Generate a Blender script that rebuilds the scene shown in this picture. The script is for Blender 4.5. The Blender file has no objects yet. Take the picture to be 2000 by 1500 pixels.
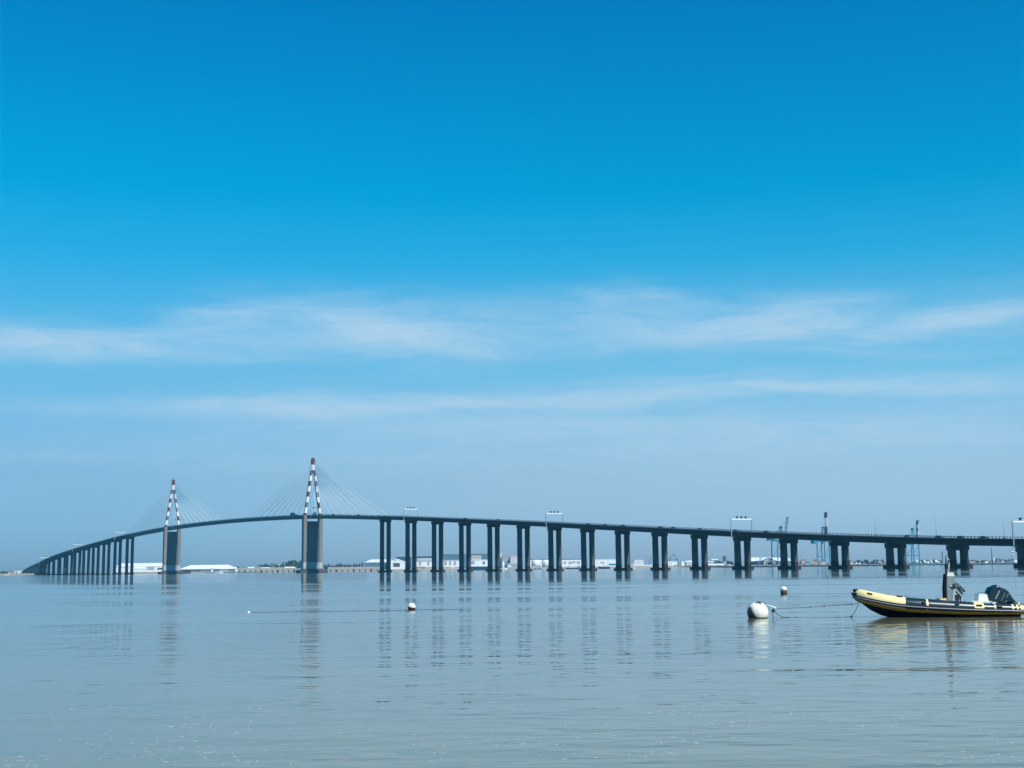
import bpy, math, random
from mathutils import Vector, Matrix
random.seed(7)
S = bpy.context.scene
COL = S.collection
R = math.radians

# ------------------------------------------------------------------ camera
F, PITCH, ROLL, CAMH = 2585.5, 0.13855, 0.010876, 2.307      # focal length in pixels of a 2000 px wide picture
cd = bpy.data.cameras.new('camera'); cam = bpy.data.objects.new('camera', cd); COL.objects.link(cam)
cd.sensor_width = 36; cd.lens = 36 * F / 2000; cd.clip_start = 0.1; cd.clip_end = 60000
cam.matrix_world = Matrix.Translation((0, 0, CAMH)) @ Matrix.Rotation(math.pi / 2 + PITCH, 4, 'X') @ Matrix.Rotation(-ROLL, 4, 'Z')
S.camera = cam

def ray(px, py):
    U, V = px - 1000, 750 - py
    cr, sr = math.cos(ROLL), math.sin(ROLL)
    u, v = U * cr + V * sr, -U * sr + V * cr
    c, s = math.cos(PITCH), math.sin(PITCH)
    return Vector((u / F, c - v / F * s, s + v / F * c))
def at(px, py, Y):
    d = ray(px, py); t = Y / d.y
    return Vector((d.x * t, Y, CAMH + d.z * t))
def hor(px):                                   # picture row of the horizon
    return 1110.5 - 0.010877 * (px - 1000)

# ------------------------------------------------------------------ render
S.render.engine = 'CYCLES'
S.cycles.use_denoising = True
try:
    S.cycles.denoiser = 'OPENIMAGEDENOISE'
    S.cycles.denoising_prefilter = 'ACCURATE'
except Exception: pass
S.cycles.max_bounces = 6; S.cycles.diffuse_bounces = 2; S.cycles.glossy_bounces = 4
S.cycles.transmission_bounces = 4; S.cycles.volume_bounces = 1
S.cycles.caustics_reflective = False; S.cycles.caustics_refractive = False
S.cycles.sample_clamp_indirect = 6
S.view_settings.view_transform = 'Standard'; S.view_settings.look = 'None'
S.view_settings.exposure = 0; S.view_settings.gamma = 1

# ------------------------------------------------------------------ node helpers
def node(nt, typ, **kw):
    n = nt.nodes.new(typ)
    for k, v in kw.items():
        if k.startswith('i_'):
            n.inputs[int(k[2:])].default_value = v
        else: setattr(n, k, v)
    return n
def val(nt, sock, x):
    if hasattr(x, 'is_linked') or isinstance(x, bpy.types.NodeSocket): nt.links.new(x, sock)
    else: sock.default_value = x
def m(nt, op, a, b=0.0, c=0.0, clamp=False):
    n = nt.nodes.new('ShaderNodeMath'); n.operation = op; n.use_clamp = clamp
    val(nt, n.inputs[0], a); val(nt, n.inputs[1], b); val(nt, n.inputs[2], c)
    return n.outputs[0]
def comb(nt, x, y, z):
    n = nt.nodes.new('ShaderNodeCombineXYZ')
    for s, v in zip(n.inputs, (x, y, z)): val(nt, s, v)
    return n.outputs[0]
def noise(nt, vec, scale, detail=3.0, rough=0.55, dist=0.0):
    n = nt.nodes.new('ShaderNodeTexNoise'); nt.links.new(vec, n.inputs['Vector'])
    n.inputs['Scale'].default_value = scale; n.inputs['Detail'].default_value = detail
    n.inputs['Roughness'].default_value = rough; n.inputs['Distortion'].default_value = dist
    return n.outputs[0]
def ramp(nt, fac, stops, interp='LINEAR'):
    n = nt.nodes.new('ShaderNodeValToRGB'); n.color_ramp.interpolation = interp
    el = n.color_ramp.elements
    while len(el) < len(stops): el.new(0.5)
    for e, (p, c) in zip(el, stops):
        e.position = p; e.color = tuple(c) + (1,) if len(c) == 3 else c
    nt.links.new(fac, n.inputs[0])
    return n.outputs[0]
def mixc(nt, fac, a, b, mode='MIX'):
    n = nt.nodes.new('ShaderNodeMix'); n.data_type = 'RGBA'; n.blend_type = mode
    val(nt, n.inputs[0], fac); val(nt, n.inputs[6], a); val(nt, n.inputs[7], b)
    return n.outputs[2]
def vscale(nt, vec, sc):
    n = nt.nodes.new('ShaderNodeVectorMath'); n.operation = 'MULTIPLY'
    nt.links.new(vec, n.inputs[0]); n.inputs[1].default_value = sc
    return n.outputs[0]

MATS = {}
def mat(name, col, rough=0.6, metal=0.0, var=0.12, scale=0.5, spec=0.5, coat=0.0, stretch=(1, 1, 1)):
    """a procedural paint / concrete / fabric: base colour broken up by two scales of noise"""
    if name in MATS: return MATS[name]
    M = bpy.data.materials.new(name); M.use_nodes = True; nt = M.node_tree
    b = nt.nodes['Principled BSDF']
    tc = nt.nodes.new('ShaderNodeTexCoord')
    v = vscale(nt, tc.outputs['Object'], stretch)
    n1 = noise(nt, v, scale, 4); n2 = noise(nt, v, scale * 9, 3)
    f = m(nt, 'ADD', m(nt, 'MULTIPLY', n1, .65), m(nt, 'MULTIPLY', n2, .35))
    lo = tuple(c * (1 - 2.2 * var) for c in col); hi = tuple(min(1, c * (1 + 2.2 * var)) for c in col)
    nt.links.new(ramp(nt, f, [(.25, lo), (.75, hi)]), b.inputs['Base Color'])
    b.inputs['Roughness'].default_value = rough; b.inputs['Metallic'].default_value = metal
    b.inputs['Specular IOR Level'].default_value = spec
    b.inputs['Coat Weight'].default_value = coat; b.inputs['Coat Roughness'].default_value = .15
    MATS[name] = M
    return M

# ------------------------------------------------------------------ sun and sky
SUN_EL = R(47); SUN_AZ = Vector((math.sin(R(38)), -math.cos(R(38)), 0))       # towards the sun, over the right shoulder
sd = SUN_AZ * math.cos(SUN_EL) + Vector((0, 0, math.sin(SUN_EL)))
sl = bpy.data.lights.new('sun', 'SUN'); sl.energy = 5.0; sl.angle = R(.53); sl.color = (1, .955, .88)
so = bpy.data.objects.new('sun', sl); COL.objects.link(so)
so.rotation_euler = sd.to_track_quat('Z', 'Y').to_euler()

W = bpy.data.worlds.new('World'); S.world = W; W.use_nodes = True
nt = W.node_tree; bg = nt.nodes['Background']
sky = node(nt, 'ShaderNodeTexSky', sky_type='NISHITA', sun_disc=False)
sky.sun_elevation = SUN_EL; sky.sun_rotation = math.atan2(SUN_AZ.x, SUN_AZ.y)
sky.air_density = 1.0; sky.dust_density = 0.6; sky.ozone_density = 1.0; sky.altitude = 0
tc = nt.nodes.new('ShaderNodeTexCoord')
sep = nt.nodes.new('ShaderNodeSeparateXYZ'); nt.links.new(tc.outputs['Generated'], sep.inputs[0])
x_, y_, z_ = sep.outputs
el = m(nt, 'MULTIPLY', m(nt, 'ARCSINE', z_), 57.29578)
az = m(nt, 'MULTIPLY', m(nt, 'ARCTAN2', x_, y_), 57.29578)
# deep polarised blue aloft, milky blue towards the horizon: a grade of the sky model by elevation
GR = [(-5, (.46, .79, 1.38)), (0, (.50, .81, 1.40)), (1.2, (.50, .82, 1.36)), (4, (.53, .82, 1.12)), (6.2, (.50, .92, 1.17)), (8.3, (.46, 1.06, 1.24)),
      (10.5, (.30, 1.10, 1.32)), (13.2, (.09, 1.12, 1.41)), (16, (.0, 1.13, 1.46)), (19, (.0, 1.08, 1.47)), (24, (.0, .94, 1.46)), (45, (.16, .92, 1.40)), (85, (.2, .92, 1.35))]
gfac = m(nt, 'DIVIDE', m(nt, 'ADD', el, 5), 95)
g = ramp(nt, gfac, [((e + 5) / 95, tuple(c / 2 for c in col)) for e, col in GR])
g2 = mixc(nt, 1.0, g, (2, 2, 2, 1), 'MULTIPLY')
skyc = mixc(nt, 1.0, sky.outputs[0], g2, 'MULTIPLY')
# the haze bank is thicker and paler to the right of the view, clearer and bluer to the left
ar = ramp(nt, m(nt, 'DIVIDE', m(nt, 'ADD', az, 180), 360), [(0, (.55, .52, .53)), (.40, (.37, .40, .44)), (.452, (.38, .41, .445)), (.5, (.54, .485, .495)), (.55, (.65, .58, .58)), (.62, (.60, .55, .55)), (1, (.55, .52, .53))])
ar = mixc(nt, 1.0, ar, (2, 2, 2, 1), 'MULTIPLY')
fade = m(nt, 'SUBTRACT', 1.0, m(nt, 'DIVIDE', m(nt, 'SUBTRACT', el, 2.5), 15.0), clamp=True)
skyc = mixc(nt, fade, skyc, mixc(nt, 1.0, skyc, ar, 'MULTIPLY'))
# cirrus: soft lens-shaped banks at fixed bearings, torn by stretched noise
cv = comb(nt, m(nt, 'MULTIPLY', az, .16), m(nt, 'MULTIPLY', el, .95), 0)
warp = noise(nt, cv, .9, 3)
elw = m(nt, 'ADD', el, m(nt, 'MULTIPLY', m(nt, 'SUBTRACT', warp, .5), 1.3))
wn = noise(nt, comb(nt, m(nt, 'MULTIPLY', az, .05), m(nt, 'MULTIPLY', el, .3), 4.7), 2.2, 3)
azw = m(nt, 'ADD', az, m(nt, 'MULTIPLY', m(nt, 'SUBTRACT', wn, .5), 3.5))
def pxsky(px, py):
    d = ray(px, py).normalized()
    return math.degrees(math.atan2(d.x, d.y)), math.degrees(math.asin(d.z))
DEG = math.degrees(1 / F)
BANKS = [  # centre px, half widths px, slope, weight
    (110, 668, 210, 26, .02, 1.0), (250, 655, 380, 36, -.02, .14), (440, 618, 110, 30, -.16, .70), (470, 668, 130, 26, .0, .34), (330, 690, 420, 18, .0, .22),
    (735, 640, 150, 44, .12, 1.15), (850, 666, 170, 26, .06, .85), (1100, 635, 500, 60, .0, .13), (1500, 615, 500, 60, .0, .10), (1000, 615, 380, 40, .0, .22), (1175, 578, 70, 14, .1, .30),
    (1300, 575, 80, 16, .2, .30), (1260, 640, 190, 38, .08, .36), (1530, 630, 130, 30, -.12, 1.05), (1400, 655, 260, 20, -.03, .42),
    (1850, 630, 200, 19, -.10, .95), (1960, 615, 260, 40, -.06, .36), (1640, 690, 260, 8, .05, .22),
    (640, 790, 430, 18, -.02, .66), (1150, 780, 620, 15, -.03, .72), (1600, 755, 420, 13, .02, .50), (1900, 760, 240, 15, .08, .44),
    (1150, 832, 520, 22, .0, .46), (1700, 845, 500, 30, .0, .34), (120, 893, 160, 10, -.02, .22), (760, 905, 500, 28, .0, .12),
    (1600, 905, 700, 50, .0, .16), (1450, 850, 800, 80, .0, .26), (500, 870, 600, 40, .0, .16), (620, 800, 420, 34, .0, .18), (1350, 738, 220, 7, -.02, .2),
]
tot = None
for px, py, a, b, sl_, w in BANKS:
    a0, e0 = pxsky(px, py)
    da = m(nt, 'SUBTRACT', azw, a0); de = m(nt, 'SUBTRACT', elw, e0)
    de = m(nt, 'ADD', de, m(nt, 'MULTIPLY', da, sl_))
    q = m(nt, 'ADD', m(nt, 'POWER', m(nt, 'ABSOLUTE', m(nt, 'DIVIDE', da, a * DEG)), 2.0), m(nt, 'POWER', m(nt, 'ABSOLUTE', m(nt, 'DIVIDE', de, b * DEG)), 2.0))
    e = m(nt, 'MULTIPLY', m(nt, 'EXPONENT', m(nt, 'MULTIPLY', q, -1)), w)
    tot = e if tot is None else m(nt, 'ADD', tot, e)
fib = noise(nt, comb(nt, m(nt, 'MULTIPLY', azw, .22), m(nt, 'MULTIPLY', elw, 1.5), 2.0), 1.3, 8, .62, .9)
fib = m(nt, 'ADD', m(nt, 'MULTIPLY', m(nt, 'SUBTRACT', fib, .34), 1.6), .40, clamp=True)
# thin high cirrus elsewhere too (behind the viewer)
els = noise(nt, comb(nt, m(nt, 'MULTIPLY', az, .05), m(nt, 'MULTIPLY', el, .22), 9.0), 1.0, 5)
far = m(nt, 'MULTIPLY', m(nt, 'SUBTRACT', els, .52, clamp=True), m(nt, 'GREATER_THAN', m(nt, 'ABSOLUTE', az), 30))
cl = m(nt, 'ADD', m(nt, 'MULTIPLY', tot, fib), far)
cl = m(nt, 'SUBTRACT', 1.0, m(nt, 'EXPONENT', m(nt, 'MULTIPLY', cl, -1.5)), clamp=True)
skyc = mixc(nt, cl, skyc, (4.75, 6.75, 8.5, 1))
nt.links.new(skyc, bg.inputs[0]); bg.inputs[1].default_value = 0.1

# ------------------------------------------------------------------ mesh builder
class MB:
    def __init__(s): s.v = []; s.f = []; s.mi = []; s.sm = []
    def add(s, vs, fs, mi=0, smooth=False):
        o = len(s.v); s.v += [tuple(v) for v in vs]
        for f in fs: s.f.append(tuple(i + o for i in f)); s.mi.append(mi); s.sm.append(smooth)
    def box(s, c, d, mi=0, M=None, top=None):
        """box centred c, size d; top = (sx, sy) scale of the upper face"""
        tx, ty = top if top else (1, 1)
        vs = []
        for z in (-.5, .5):
            kx, ky = (tx, ty) if z > 0 else (1, 1)
            for x, y in ((-.5, -.5), (.5, -.5), (.5, .5), (-.5, .5)):
                vs.append(Vector((c[0] + x * d[0] * kx, c[1] + y * d[1] * ky, c[2] + z * d[2])))
        if M is not None: vs = [M @ v for v in vs]
        s.add(vs, [(3, 2, 1, 0), (4, 5, 6, 7), (0, 1, 5, 4), (1, 2, 6, 5), (2, 3, 7, 6), (3, 0, 4, 7)], mi)
    def loft(s, rings, mi=0, caps=True, closed=True, smooth=False, mif=None):
        n = len(rings[0]); o = len(s.v)
        for r in rings: s.v += [tuple(v) for v in r]
        for i in range(len(rings) - 1):
            for j in range(n if closed else n - 1):
                k = (j + 1) % n
                s.f.append((o + i * n + j, o + i * n + k, o + (i + 1) * n + k, o + (i + 1) * n + j))
                s.mi.append(mif(i, j) if mif else mi); s.sm.append(smooth)
        if caps:
            s.f.append(tuple(o + j for j in reversed(range(n)))); s.mi.append(mi if not mif else mif(0, 0)); s.sm.append(False)
            q = o + (len(rings) - 1) * n
            s.f.append(tuple(q + j for j in range(n))); s.mi.append(mi if not mif else mif(len(rings) - 2, 0)); s.sm.append(False)
    def tube(s, pts, r, n=8, mi=0, smooth=True, caps=True):
        pts = [Vector(p) for p in pts]; rings = []
        for i, p in enumerate(pts):
            t = (pts[min(i + 1, len(pts) - 1)] - pts[max(i - 1, 0)]).normalized()
            up = Vector((0, 0, 1)) if abs(t.z) < .95 else Vector((0, 1, 0))
            a = t.cross(up).normalized(); b = a.cross(t).normalized()
            rr = r[i] if isinstance(r, (list, tuple)) else r
            rings.append([p + (a * math.cos(k * 2 * math.pi / n) + b * math.sin(k * 2 * math.pi / n)) * rr for k in range(n)])
        s.loft(rings, mi, caps, True, smooth)
    def bar(s, a, b, w, d=None, mi=0):
        """square bar from a to b"""
        d = d or w; a, b = Vector(a), Vector(b); t = (b - a).normalized()
        up = Vector((0, 0, 1)) if abs(t.z) < .95 else Vector((0, 1, 0))
        x = t.cross(up).normalized(); y = x.cross(t).normalized()
        s.loft([[p + x * (w / 2 * i) + y * (d / 2 * j) for i, j in ((-1, -1), (1, -1), (1, 1), (-1, 1))] for p in (a, b)], mi)
    def lathe(s, prof, n=24, mi=0, c=(0, 0, 0), smooth=True, mif=None):
        s.loft([[(c[0] + r * math.cos(k * 2 * math.pi / n), c[1] + r * math.sin(k * 2 * math.pi / n), c[2] + z) for k in range(n)] for r, z in prof], mi, True, True, smooth, mif)
    def build(s, name, mats, parent=None, loc=None):
        me = bpy.data.meshes.new(name); me.from_pydata(s.v, [], s.f)
        for M in (mats if isinstance(mats, (list, tuple)) else [mats]): me.materials.append(M)
        for p, mi, sm in zip(me.polygons, s.mi, s.sm): p.material_index = mi; p.use_smooth = sm
        me.update()
        o = bpy.data.objects.new(name, me); COL.objects.link(o)
        if parent is not None: o.parent = parent
        if loc is not None: o.location = loc
        return o

def tag(o, label=None, cat=None, group=None, kind=None):
    if label: o['label'] = label
    if cat: o['category'] = cat
    if group: o['group'] = group
    if kind: o['kind'] = kind
    return o
def empty(name, label, cat, loc=(0, 0, 0), rz=0, group=None):
    o = bpy.data.objects.new(name, None); COL.objects.link(o); o.location = loc; o.rotation_euler.z = rz
    o.empty_display_size = .5
    return tag(o, label, cat, group)
def copy_tree(o, parent=None):
    c = o.copy(); COL.objects.link(c)
    if parent is not None: c.parent = parent
    for ch in [x for x in bpy.data.objects if x.parent == o]: copy_tree(ch, c)
    return c

# ------------------------------------------------------------------ water
def water_material():
    M = bpy.data.materials.new('estuary_water'); M.use_nodes = True; nt = M.node_tree
    b = nt.nodes['Principled BSDF']; out = nt.nodes['Material Output']
    geo = nt.nodes.new('ShaderNodeNewGeometry'); P = geo.outputs['Position']
    patch = noise(nt, vscale(nt, P, (.5, 1, 1)), .035, 3, .6)                # calm and ruffled patches
    patch2 = noise(nt, vscale(nt, P, (.25, 1, 1)), .16, 3, .6)
    calm = m(nt, 'ADD', m(nt, 'MULTIPLY', m(nt, 'SUBTRACT', patch, .5), 2.6), m(nt, 'MULTIPLY', m(nt, 'SUBTRACT', patch2, .5), 1.6))
    calm = m(nt, 'ADD', calm, .62, clamp=True)
    # ripples by explicit differences of the height field, so that far water keeps its slopes
    def height(off):
        Q = nt.nodes.new('ShaderNodeVectorMath'); Q.operation = 'ADD'; nt.links.new(P, Q.inputs[0]); Q.inputs[1].default_value = off; Q = Q.outputs[0]
        a1 = noise(nt, vscale(nt, Q, (.55, 1, 1)), 2.4, 1, .5)
        a2 = noise(nt, vscale(nt, Q, (.45, 1, 1)), .70, 2, .5, .2)
        a3 = noise(nt, vscale(nt, Q, (.35, 1, 1)), .15, 1, .5)
        k = m(nt, 'ADD', m(nt, 'MULTIPLY', a1, .030 * WAVE), m(nt, 'MULTIPLY', a2, .085 * WAVE))
        return k, m(nt, 'MULTIPLY', a3, .06 * WAVE)
    EPS = .05; WAVE = .62
    h0, s0 = height((0, 0, 0)); hx, sx_ = height((EPS, 0, 0)); hy, sy_ = height((0, EPS, 0))
    st = noise(nt, vscale(nt, P, (.022, .26, 1)), 1.0, 3, .6)                 # long wind streaks, rougher than the rest
    st = m(nt, 'MULTIPLY', m(nt, 'SUBTRACT', st, .60), 14, clamp=True)
    amp = m(nt, 'ADD', m(nt, 'ADD', m(nt, 'MULTIPLY', calm, .75), .36), m(nt, 'MULTIPLY', st, 2.4))
    sp = nt.nodes.new('ShaderNodeSeparateXYZ'); nt.links.new(P, sp.inputs[0]); Yw = sp.outputs[1]
    big = noise(nt, vscale(nt, P, (.3, 1, 1)), .0075, 4, .6)                 # broad ruffled lanes out in the stream
    big = m(nt, 'MULTIPLY', m(nt, 'SUBTRACT', big, .555), 14, clamp=True)
    wind = m(nt, 'DIVIDE', m(nt, 'SUBTRACT', Yw, 50), 160, clamp=True)       # more wind away from the sheltered beach
    up = m(nt, 'DIVIDE', m(nt, 'SUBTRACT', Yw, 34), 45, clamp=True); dn = m(nt, 'DIVIDE', m(nt, 'SUBTRACT', 330, Yw), 170, clamp=True)
    gust = noise(nt, vscale(nt, P, (.22, 1, 1)), .055, 4, .6)
    gust = m(nt, 'MULTIPLY', m(nt, 'SUBTRACT', gust, .40), 5, clamp=True)
    lean = m(nt, 'ADD', m(nt, 'MULTIPLY', m(nt, 'MULTIPLY', up, dn), m(nt, 'ADD', .008, m(nt, 'MULTIPLY', gust, .018))), m(nt, 'MULTIPLY', m(nt, 'MULTIPLY', wind, big), .03))
    amp = m(nt, 'MULTIPLY', amp, m(nt, 'ADD', 1.0, m(nt, 'MULTIPLY', wind, m(nt, 'SUBTRACT', m(nt, 'MULTIPLY', big, 2.4), .8))))
    gx = m(nt, 'ADD', m(nt, 'MULTIPLY', m(nt, 'SUBTRACT', h0, hx), amp), m(nt, 'SUBTRACT', s0, sx_))
    gy = m(nt, 'ADD', m(nt, 'MULTIPLY', m(nt, 'SUBTRACT', h0, hy), amp), m(nt, 'SUBTRACT', s0, sy_))
    # wavelets roll towards the beach: short steep fronts, long gentle backs
    gy = m(nt, 'SUBTRACT', m(nt, 'MULTIPLY', m(nt, 'MAXIMUM', gy, 0), m(nt, 'SUBTRACT', .74, m(nt, 'MULTIPLY', wind, .56))), m(nt, 'MULTIPLY', m(nt, 'MAXIMUM', m(nt, 'MULTIPLY', gy, -1), 0), 1.15))
    gy = m(nt, 'SUBTRACT', gy, m(nt, 'MULTIPLY', lean, EPS))
    nv = comb(nt, gx, gy, EPS)
    nn = nt.nodes.new('ShaderNodeVectorMath'); nn.operation = 'NORMALIZE'; nt.links.new(nv, nn.inputs[0])
    nt.links.new(nn.outputs[0], b.inputs['Normal'])
    silt = noise(nt, vscale(nt, P, (.4, 1, 1)), .06, 4)
    near = ramp(nt, m(nt, 'DIVIDE', Yw, 200, clamp=True), [(.06, (.19, .172, .10)), (.2, (.142, .138, .09)), (.5, (.075, .09, .075)), (1, (.05, .065, .06))])   # silty by the beach; darkened further out to deepen the reflections
    nt.links.new(mixc(nt, 1.0, near, ramp(nt, silt, [(.3, (.88, .88, .88)), (.7, (1.1, 1.1, 1.1))]), 'MULTIPLY'), b.inputs['Base Color'])
    b.inputs['Roughness'].default_value = .065; b.inputs['IOR'].default_value = 1.333
    return M
wm = MB()
wm.add([(-2600, -60, 0), (2600, -60, 0), (2600, 3000, 0), (-2600, 3000, 0)], [(0, 1, 2, 3)])
tag(wm.build('water', water_material()), kind='structure')

# ------------------------------------------------------------------ far shore
M_ground = mat('shore_ground', (.20, .20, .16), .9, scale=.02)
M_mud = mat('pale_mud', (.30, .27, .21), .85, scale=.03)
edge = [(-2500, 2480), (-1150, 2440), (-900, 2445), (-760, 2450), (-640, 2470), (-520, 2440), (-430, 2420), (0, 2440), (400, 2560), (900, 2640), (2500, 2700)]
g_ = MB()
rows = [[(x, y - 34, -1.5) for x, y in edge], [(x, y - 4, 1.2) for x, y in edge], [(x, y + 4, 3.2) for x, y in edge], [(x * 1.05, y + 400, 4.2) for x, y in edge], [(x * 2.5, 9000, 6) for x, y in edge]]
for a, b in zip(rows[:-1], rows[1:]):
    o = len(g_.v); n = len(a); g_.v += a + b
    for i in range(n - 1):
        g_.f.append((o + i, o + i + 1, o + n + i + 1, o + n + i)); g_.mi.append(1 if a is rows[0] or a is rows[1] else 0); g_.sm.append(False)
tag(g_.build('shore_ground', [M_ground, M_mud]), kind='structure')

# ------------------------------------------------------------------ the bridge
def banded_concrete(name, mid, band, wet, bands=True, top_rough=.75):
    """weathered concrete: tide-stained foot, paler washed band over it, vertical run-off streaks"""
    M = bpy.data.materials.new(name); M.use_nodes = True; nt = M.node_tree; b = nt.nodes['Principled BSDF']
    geo = nt.nodes.new('ShaderNodeNewGeometry'); P = geo.outputs['Position']
    sp = nt.nodes.new('ShaderNodeSeparateXYZ'); nt.links.new(P, sp.inputs[0])
    streak = noise(nt, vscale(nt, P, (1, 1, .04)), .9, 4, .6)
    blotch = noise(nt, P, .12, 4)
    k = m(nt, 'ADD', m(nt, 'MULTIPLY', streak, .7), m(nt, 'MULTIPLY', blotch, .5))
    k = m(nt, 'ADD', m(nt, 'MULTIPLY', k, .75), .55)
    z = m(nt, 'ADD', sp.outputs[2], m(nt, 'MULTIPLY', m(nt, 'SUBTRACT', blotch, .5), 1.2))
    if bands:
        c = ramp(nt, m(nt, 'DIVIDE', z, 40), [(0, wet), (4.0 / 40, wet), (5.2 / 40, band), (11.4 / 40, band), (11.9 / 40, mid), (1, mid)])
    else: c = ramp(nt, m(nt, 'DIVIDE', z, 40), [(0, mid), (1, mid)])
    nt.links.new(mixc(nt, 1.0, c, k, 'MULTIPLY'), b.inputs['Base Color'])
    b.inputs['Roughness'].default_value = top_rough
    return M
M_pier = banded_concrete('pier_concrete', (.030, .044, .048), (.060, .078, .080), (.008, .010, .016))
M_pylonpier = banded_concrete('pylon_pier_concrete', (.19, .185, .17), (.42, .43, .42), (.02, .022, .026))
M_web_shaded = banded_concrete('shaded_web_concrete', (.075, .10, .105), (.26, .29, .29), (.02, .022, .026))  # darker than the legs: the deck's shadow is put into this colour
M_foot = banded_concrete('footing_concrete', (.022, .024, .028), (.05, .05, .05), (.03, .03, .035), False)
M_footpale = banded_concrete('pylon_footing_concrete', (.075, .068, .072), (.2, .16, .16), (.1, .1, .1), False)
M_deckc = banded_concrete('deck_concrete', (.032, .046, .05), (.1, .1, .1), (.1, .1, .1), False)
M_decksteel = mat('deck_steel_paint', (.012, .20, .27), .45, var=.06, scale=.05)
M_asphalt = mat('asphalt', (.05, .05, .052), .9, scale=.3)
M_rail = mat('railing_metal', (.06, .09, .10), .5, scale=1)
M_post = mat('galvanised_post', (.30, .33, .34), .5, scale=1)
M_white = mat('white_paint', (.80, .80, .78), .45, var=.05, scale=.2)
M_red = mat('red_paint', (.12, .032, .045), .5, var=.14, scale=.2)
M_redgrey = mat('faded_red_paint', (.15, .12, .14), .55, var=.12, scale=.2)
M_cable = mat('cable_sheath', (.72, .74, .75), .5, var=.02)
M_black = mat('black_plastic', (.015, .015, .018), .5, var=.05)

# centreline of the bridge: x, y, height of the parapet top, what stands there
ND = [(-1002, 2730, 3.8, ''), (-980, 2684, 8.6, ''), (-958, 2638, 12, ''), (-936, 2592, 14.8, ''), (-914, 2546, 17.3, ''), (-892, 2500.5, 19.6, ''), (-870, 2454.5, 21.7, ''), (-848.3, 2408.5, 24.1, 'pier'),
      (-826.3, 2362.8, 26.6, 'pier'), (-803.2, 2317.7, 29.5, 'pier'), (-779.0, 2273.1, 32.6, 'pier'), (-753.8, 2229.1, 35.7, 'pier'), (-727.7, 2185.7, 38.8, 'pier'), (-700.8, 2142.7, 42.0, 'pier'),
      (-673.1, 2100.2, 45.2, 'pier'), (-644.9, 2058.1, 48.4, 'pier'), (-616.0, 2016.4, 51.7, 'pier'), (-586.7, 1975.1, 54.9, 'pier'), (-557.0, 1934.0, 58.0, 'pier'),
      (-510.2, 1870.3, 61.6, ''), (-463.4, 1806.7, 64.5, 'pylon'), (-403.5, 1725.3, 66.5, ''), (-343.7, 1644, 67.2, ''), (-283.8, 1562.6, 66.5, ''), (-224.0, 1481.2, 64.5, 'pylon'), (-177.2, 1417.5, 61.4, ''),
      (-130.4, 1353.9, 57.6, 'pier'), (-101.2, 1312.5, 54.9, 'pier'), (-72.6, 1270.6, 52.0, 'pier'), (-44.9, 1228.2, 49.1, 'pier'), (-17.9, 1185.3, 46.2, 'pier'), (8.4, 1141.9, 43.3, 'pier'), (33.8, 1098.1, 40.3, 'pier'),
      (58.5, 1053.8, 37.2, 'pier'), (82.4, 1009.1, 34.3, 'pier'), (105.6, 964.0, 31.4, 'pier'), (127.9, 918.5, 28.5, 'pier'), (149.5, 872.6, 25.7, 'pier'), (170.3, 826.4, 23.1, 'pier'), (190.4, 779.8, 20.6, 'pier'),
      (209.6, 732.9, 18.3, 'pier'), (228.1, 685.7, 16.3, 'pier'), (245.8, 638.2, 14.7, 'pier'), (262.7, 590.4, 13.3, 'pier'), (278.9, 542.3, 12.2, 'pier')]
PT = [Vector(n[:3]) for n in ND]
def catmull(i, t):
    p0, p1, p2, p3 = (PT[max(0, min(len(PT) - 1, i + k))] for k in (-1, 0, 1, 2))
    return .5 * ((2 * p1) + (p2 - p0) * t + (2 * p0 - 5 * p1 + 4 * p2 - p3) * t * t + (3 * p1 - p0 - 3 * p2 + p3) * t ** 3)
def frame(p, q):                                # along, across (towards the right of the picture)
    a = Vector((q.x - p.x, q.y - p.y, 0)).normalized()
    return a, Vector((-a.y, a.x, 0))
PATH = []                                      # (point, across, along, node parameter)
for i in range(len(PT) - 1):
    n = 6 if (PT[i + 1] - PT[i]).length < 60 else 10
    for k in range(n): PATH.append([catmull(i, k / n), None, None, i + k / n])
PATH.append([PT[-1].copy(), None, None, len(PT) - 1])
for i, p in enumerate(PATH):
    a, c = frame(PATH[max(0, i - 1)][0], PATH[min(len(PATH) - 1, i + 1)][0]); p[1] = c; p[2] = a
def onpath(u):
    i = int(u); i = min(i, len(PT) - 2)
    p = catmull(i, u - i); q = catmull(i, min(1, u - i + .02)) if u - i < .97 else catmull(i, 1)
    pp = catmull(i, max(0, u - i - .02)); a, c = frame(pp, q)
    return p, c, a
def project(P):
    d = P - Vector((0, 0, CAMH)); c, s = math.cos(PITCH), math.sin(PITCH)
    dep = d.y * c + d.z * s; v = (-d.y * s + d.z * c) * F / dep; u = d.x * F / dep
    cr, sr = math.cos(ROLL), math.sin(ROLL)
    return 1000 + u * cr - v * sr, 750 - u * sr - v * cr
def u_at_px(px):
    return min((abs(project(p[0])[0] - px), p[3]) for p in PATH)[1]

bridge = empty('cable_stayed_bridge', 'long cable-stayed road bridge with two striped pylons curving across the estuary', 'bridge', (0, 0, 0))
i_p2 = next(i for i, n in enumerate(ND) if n[3] == 'pylon'); i_p1 = next(i for i, n in reversed(list(enumerate(ND))) if n[3] == 'pylon')
def section(p, c, prof): return [p + c * x + Vector((0, 0, z)) for x, z in prof]
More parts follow.
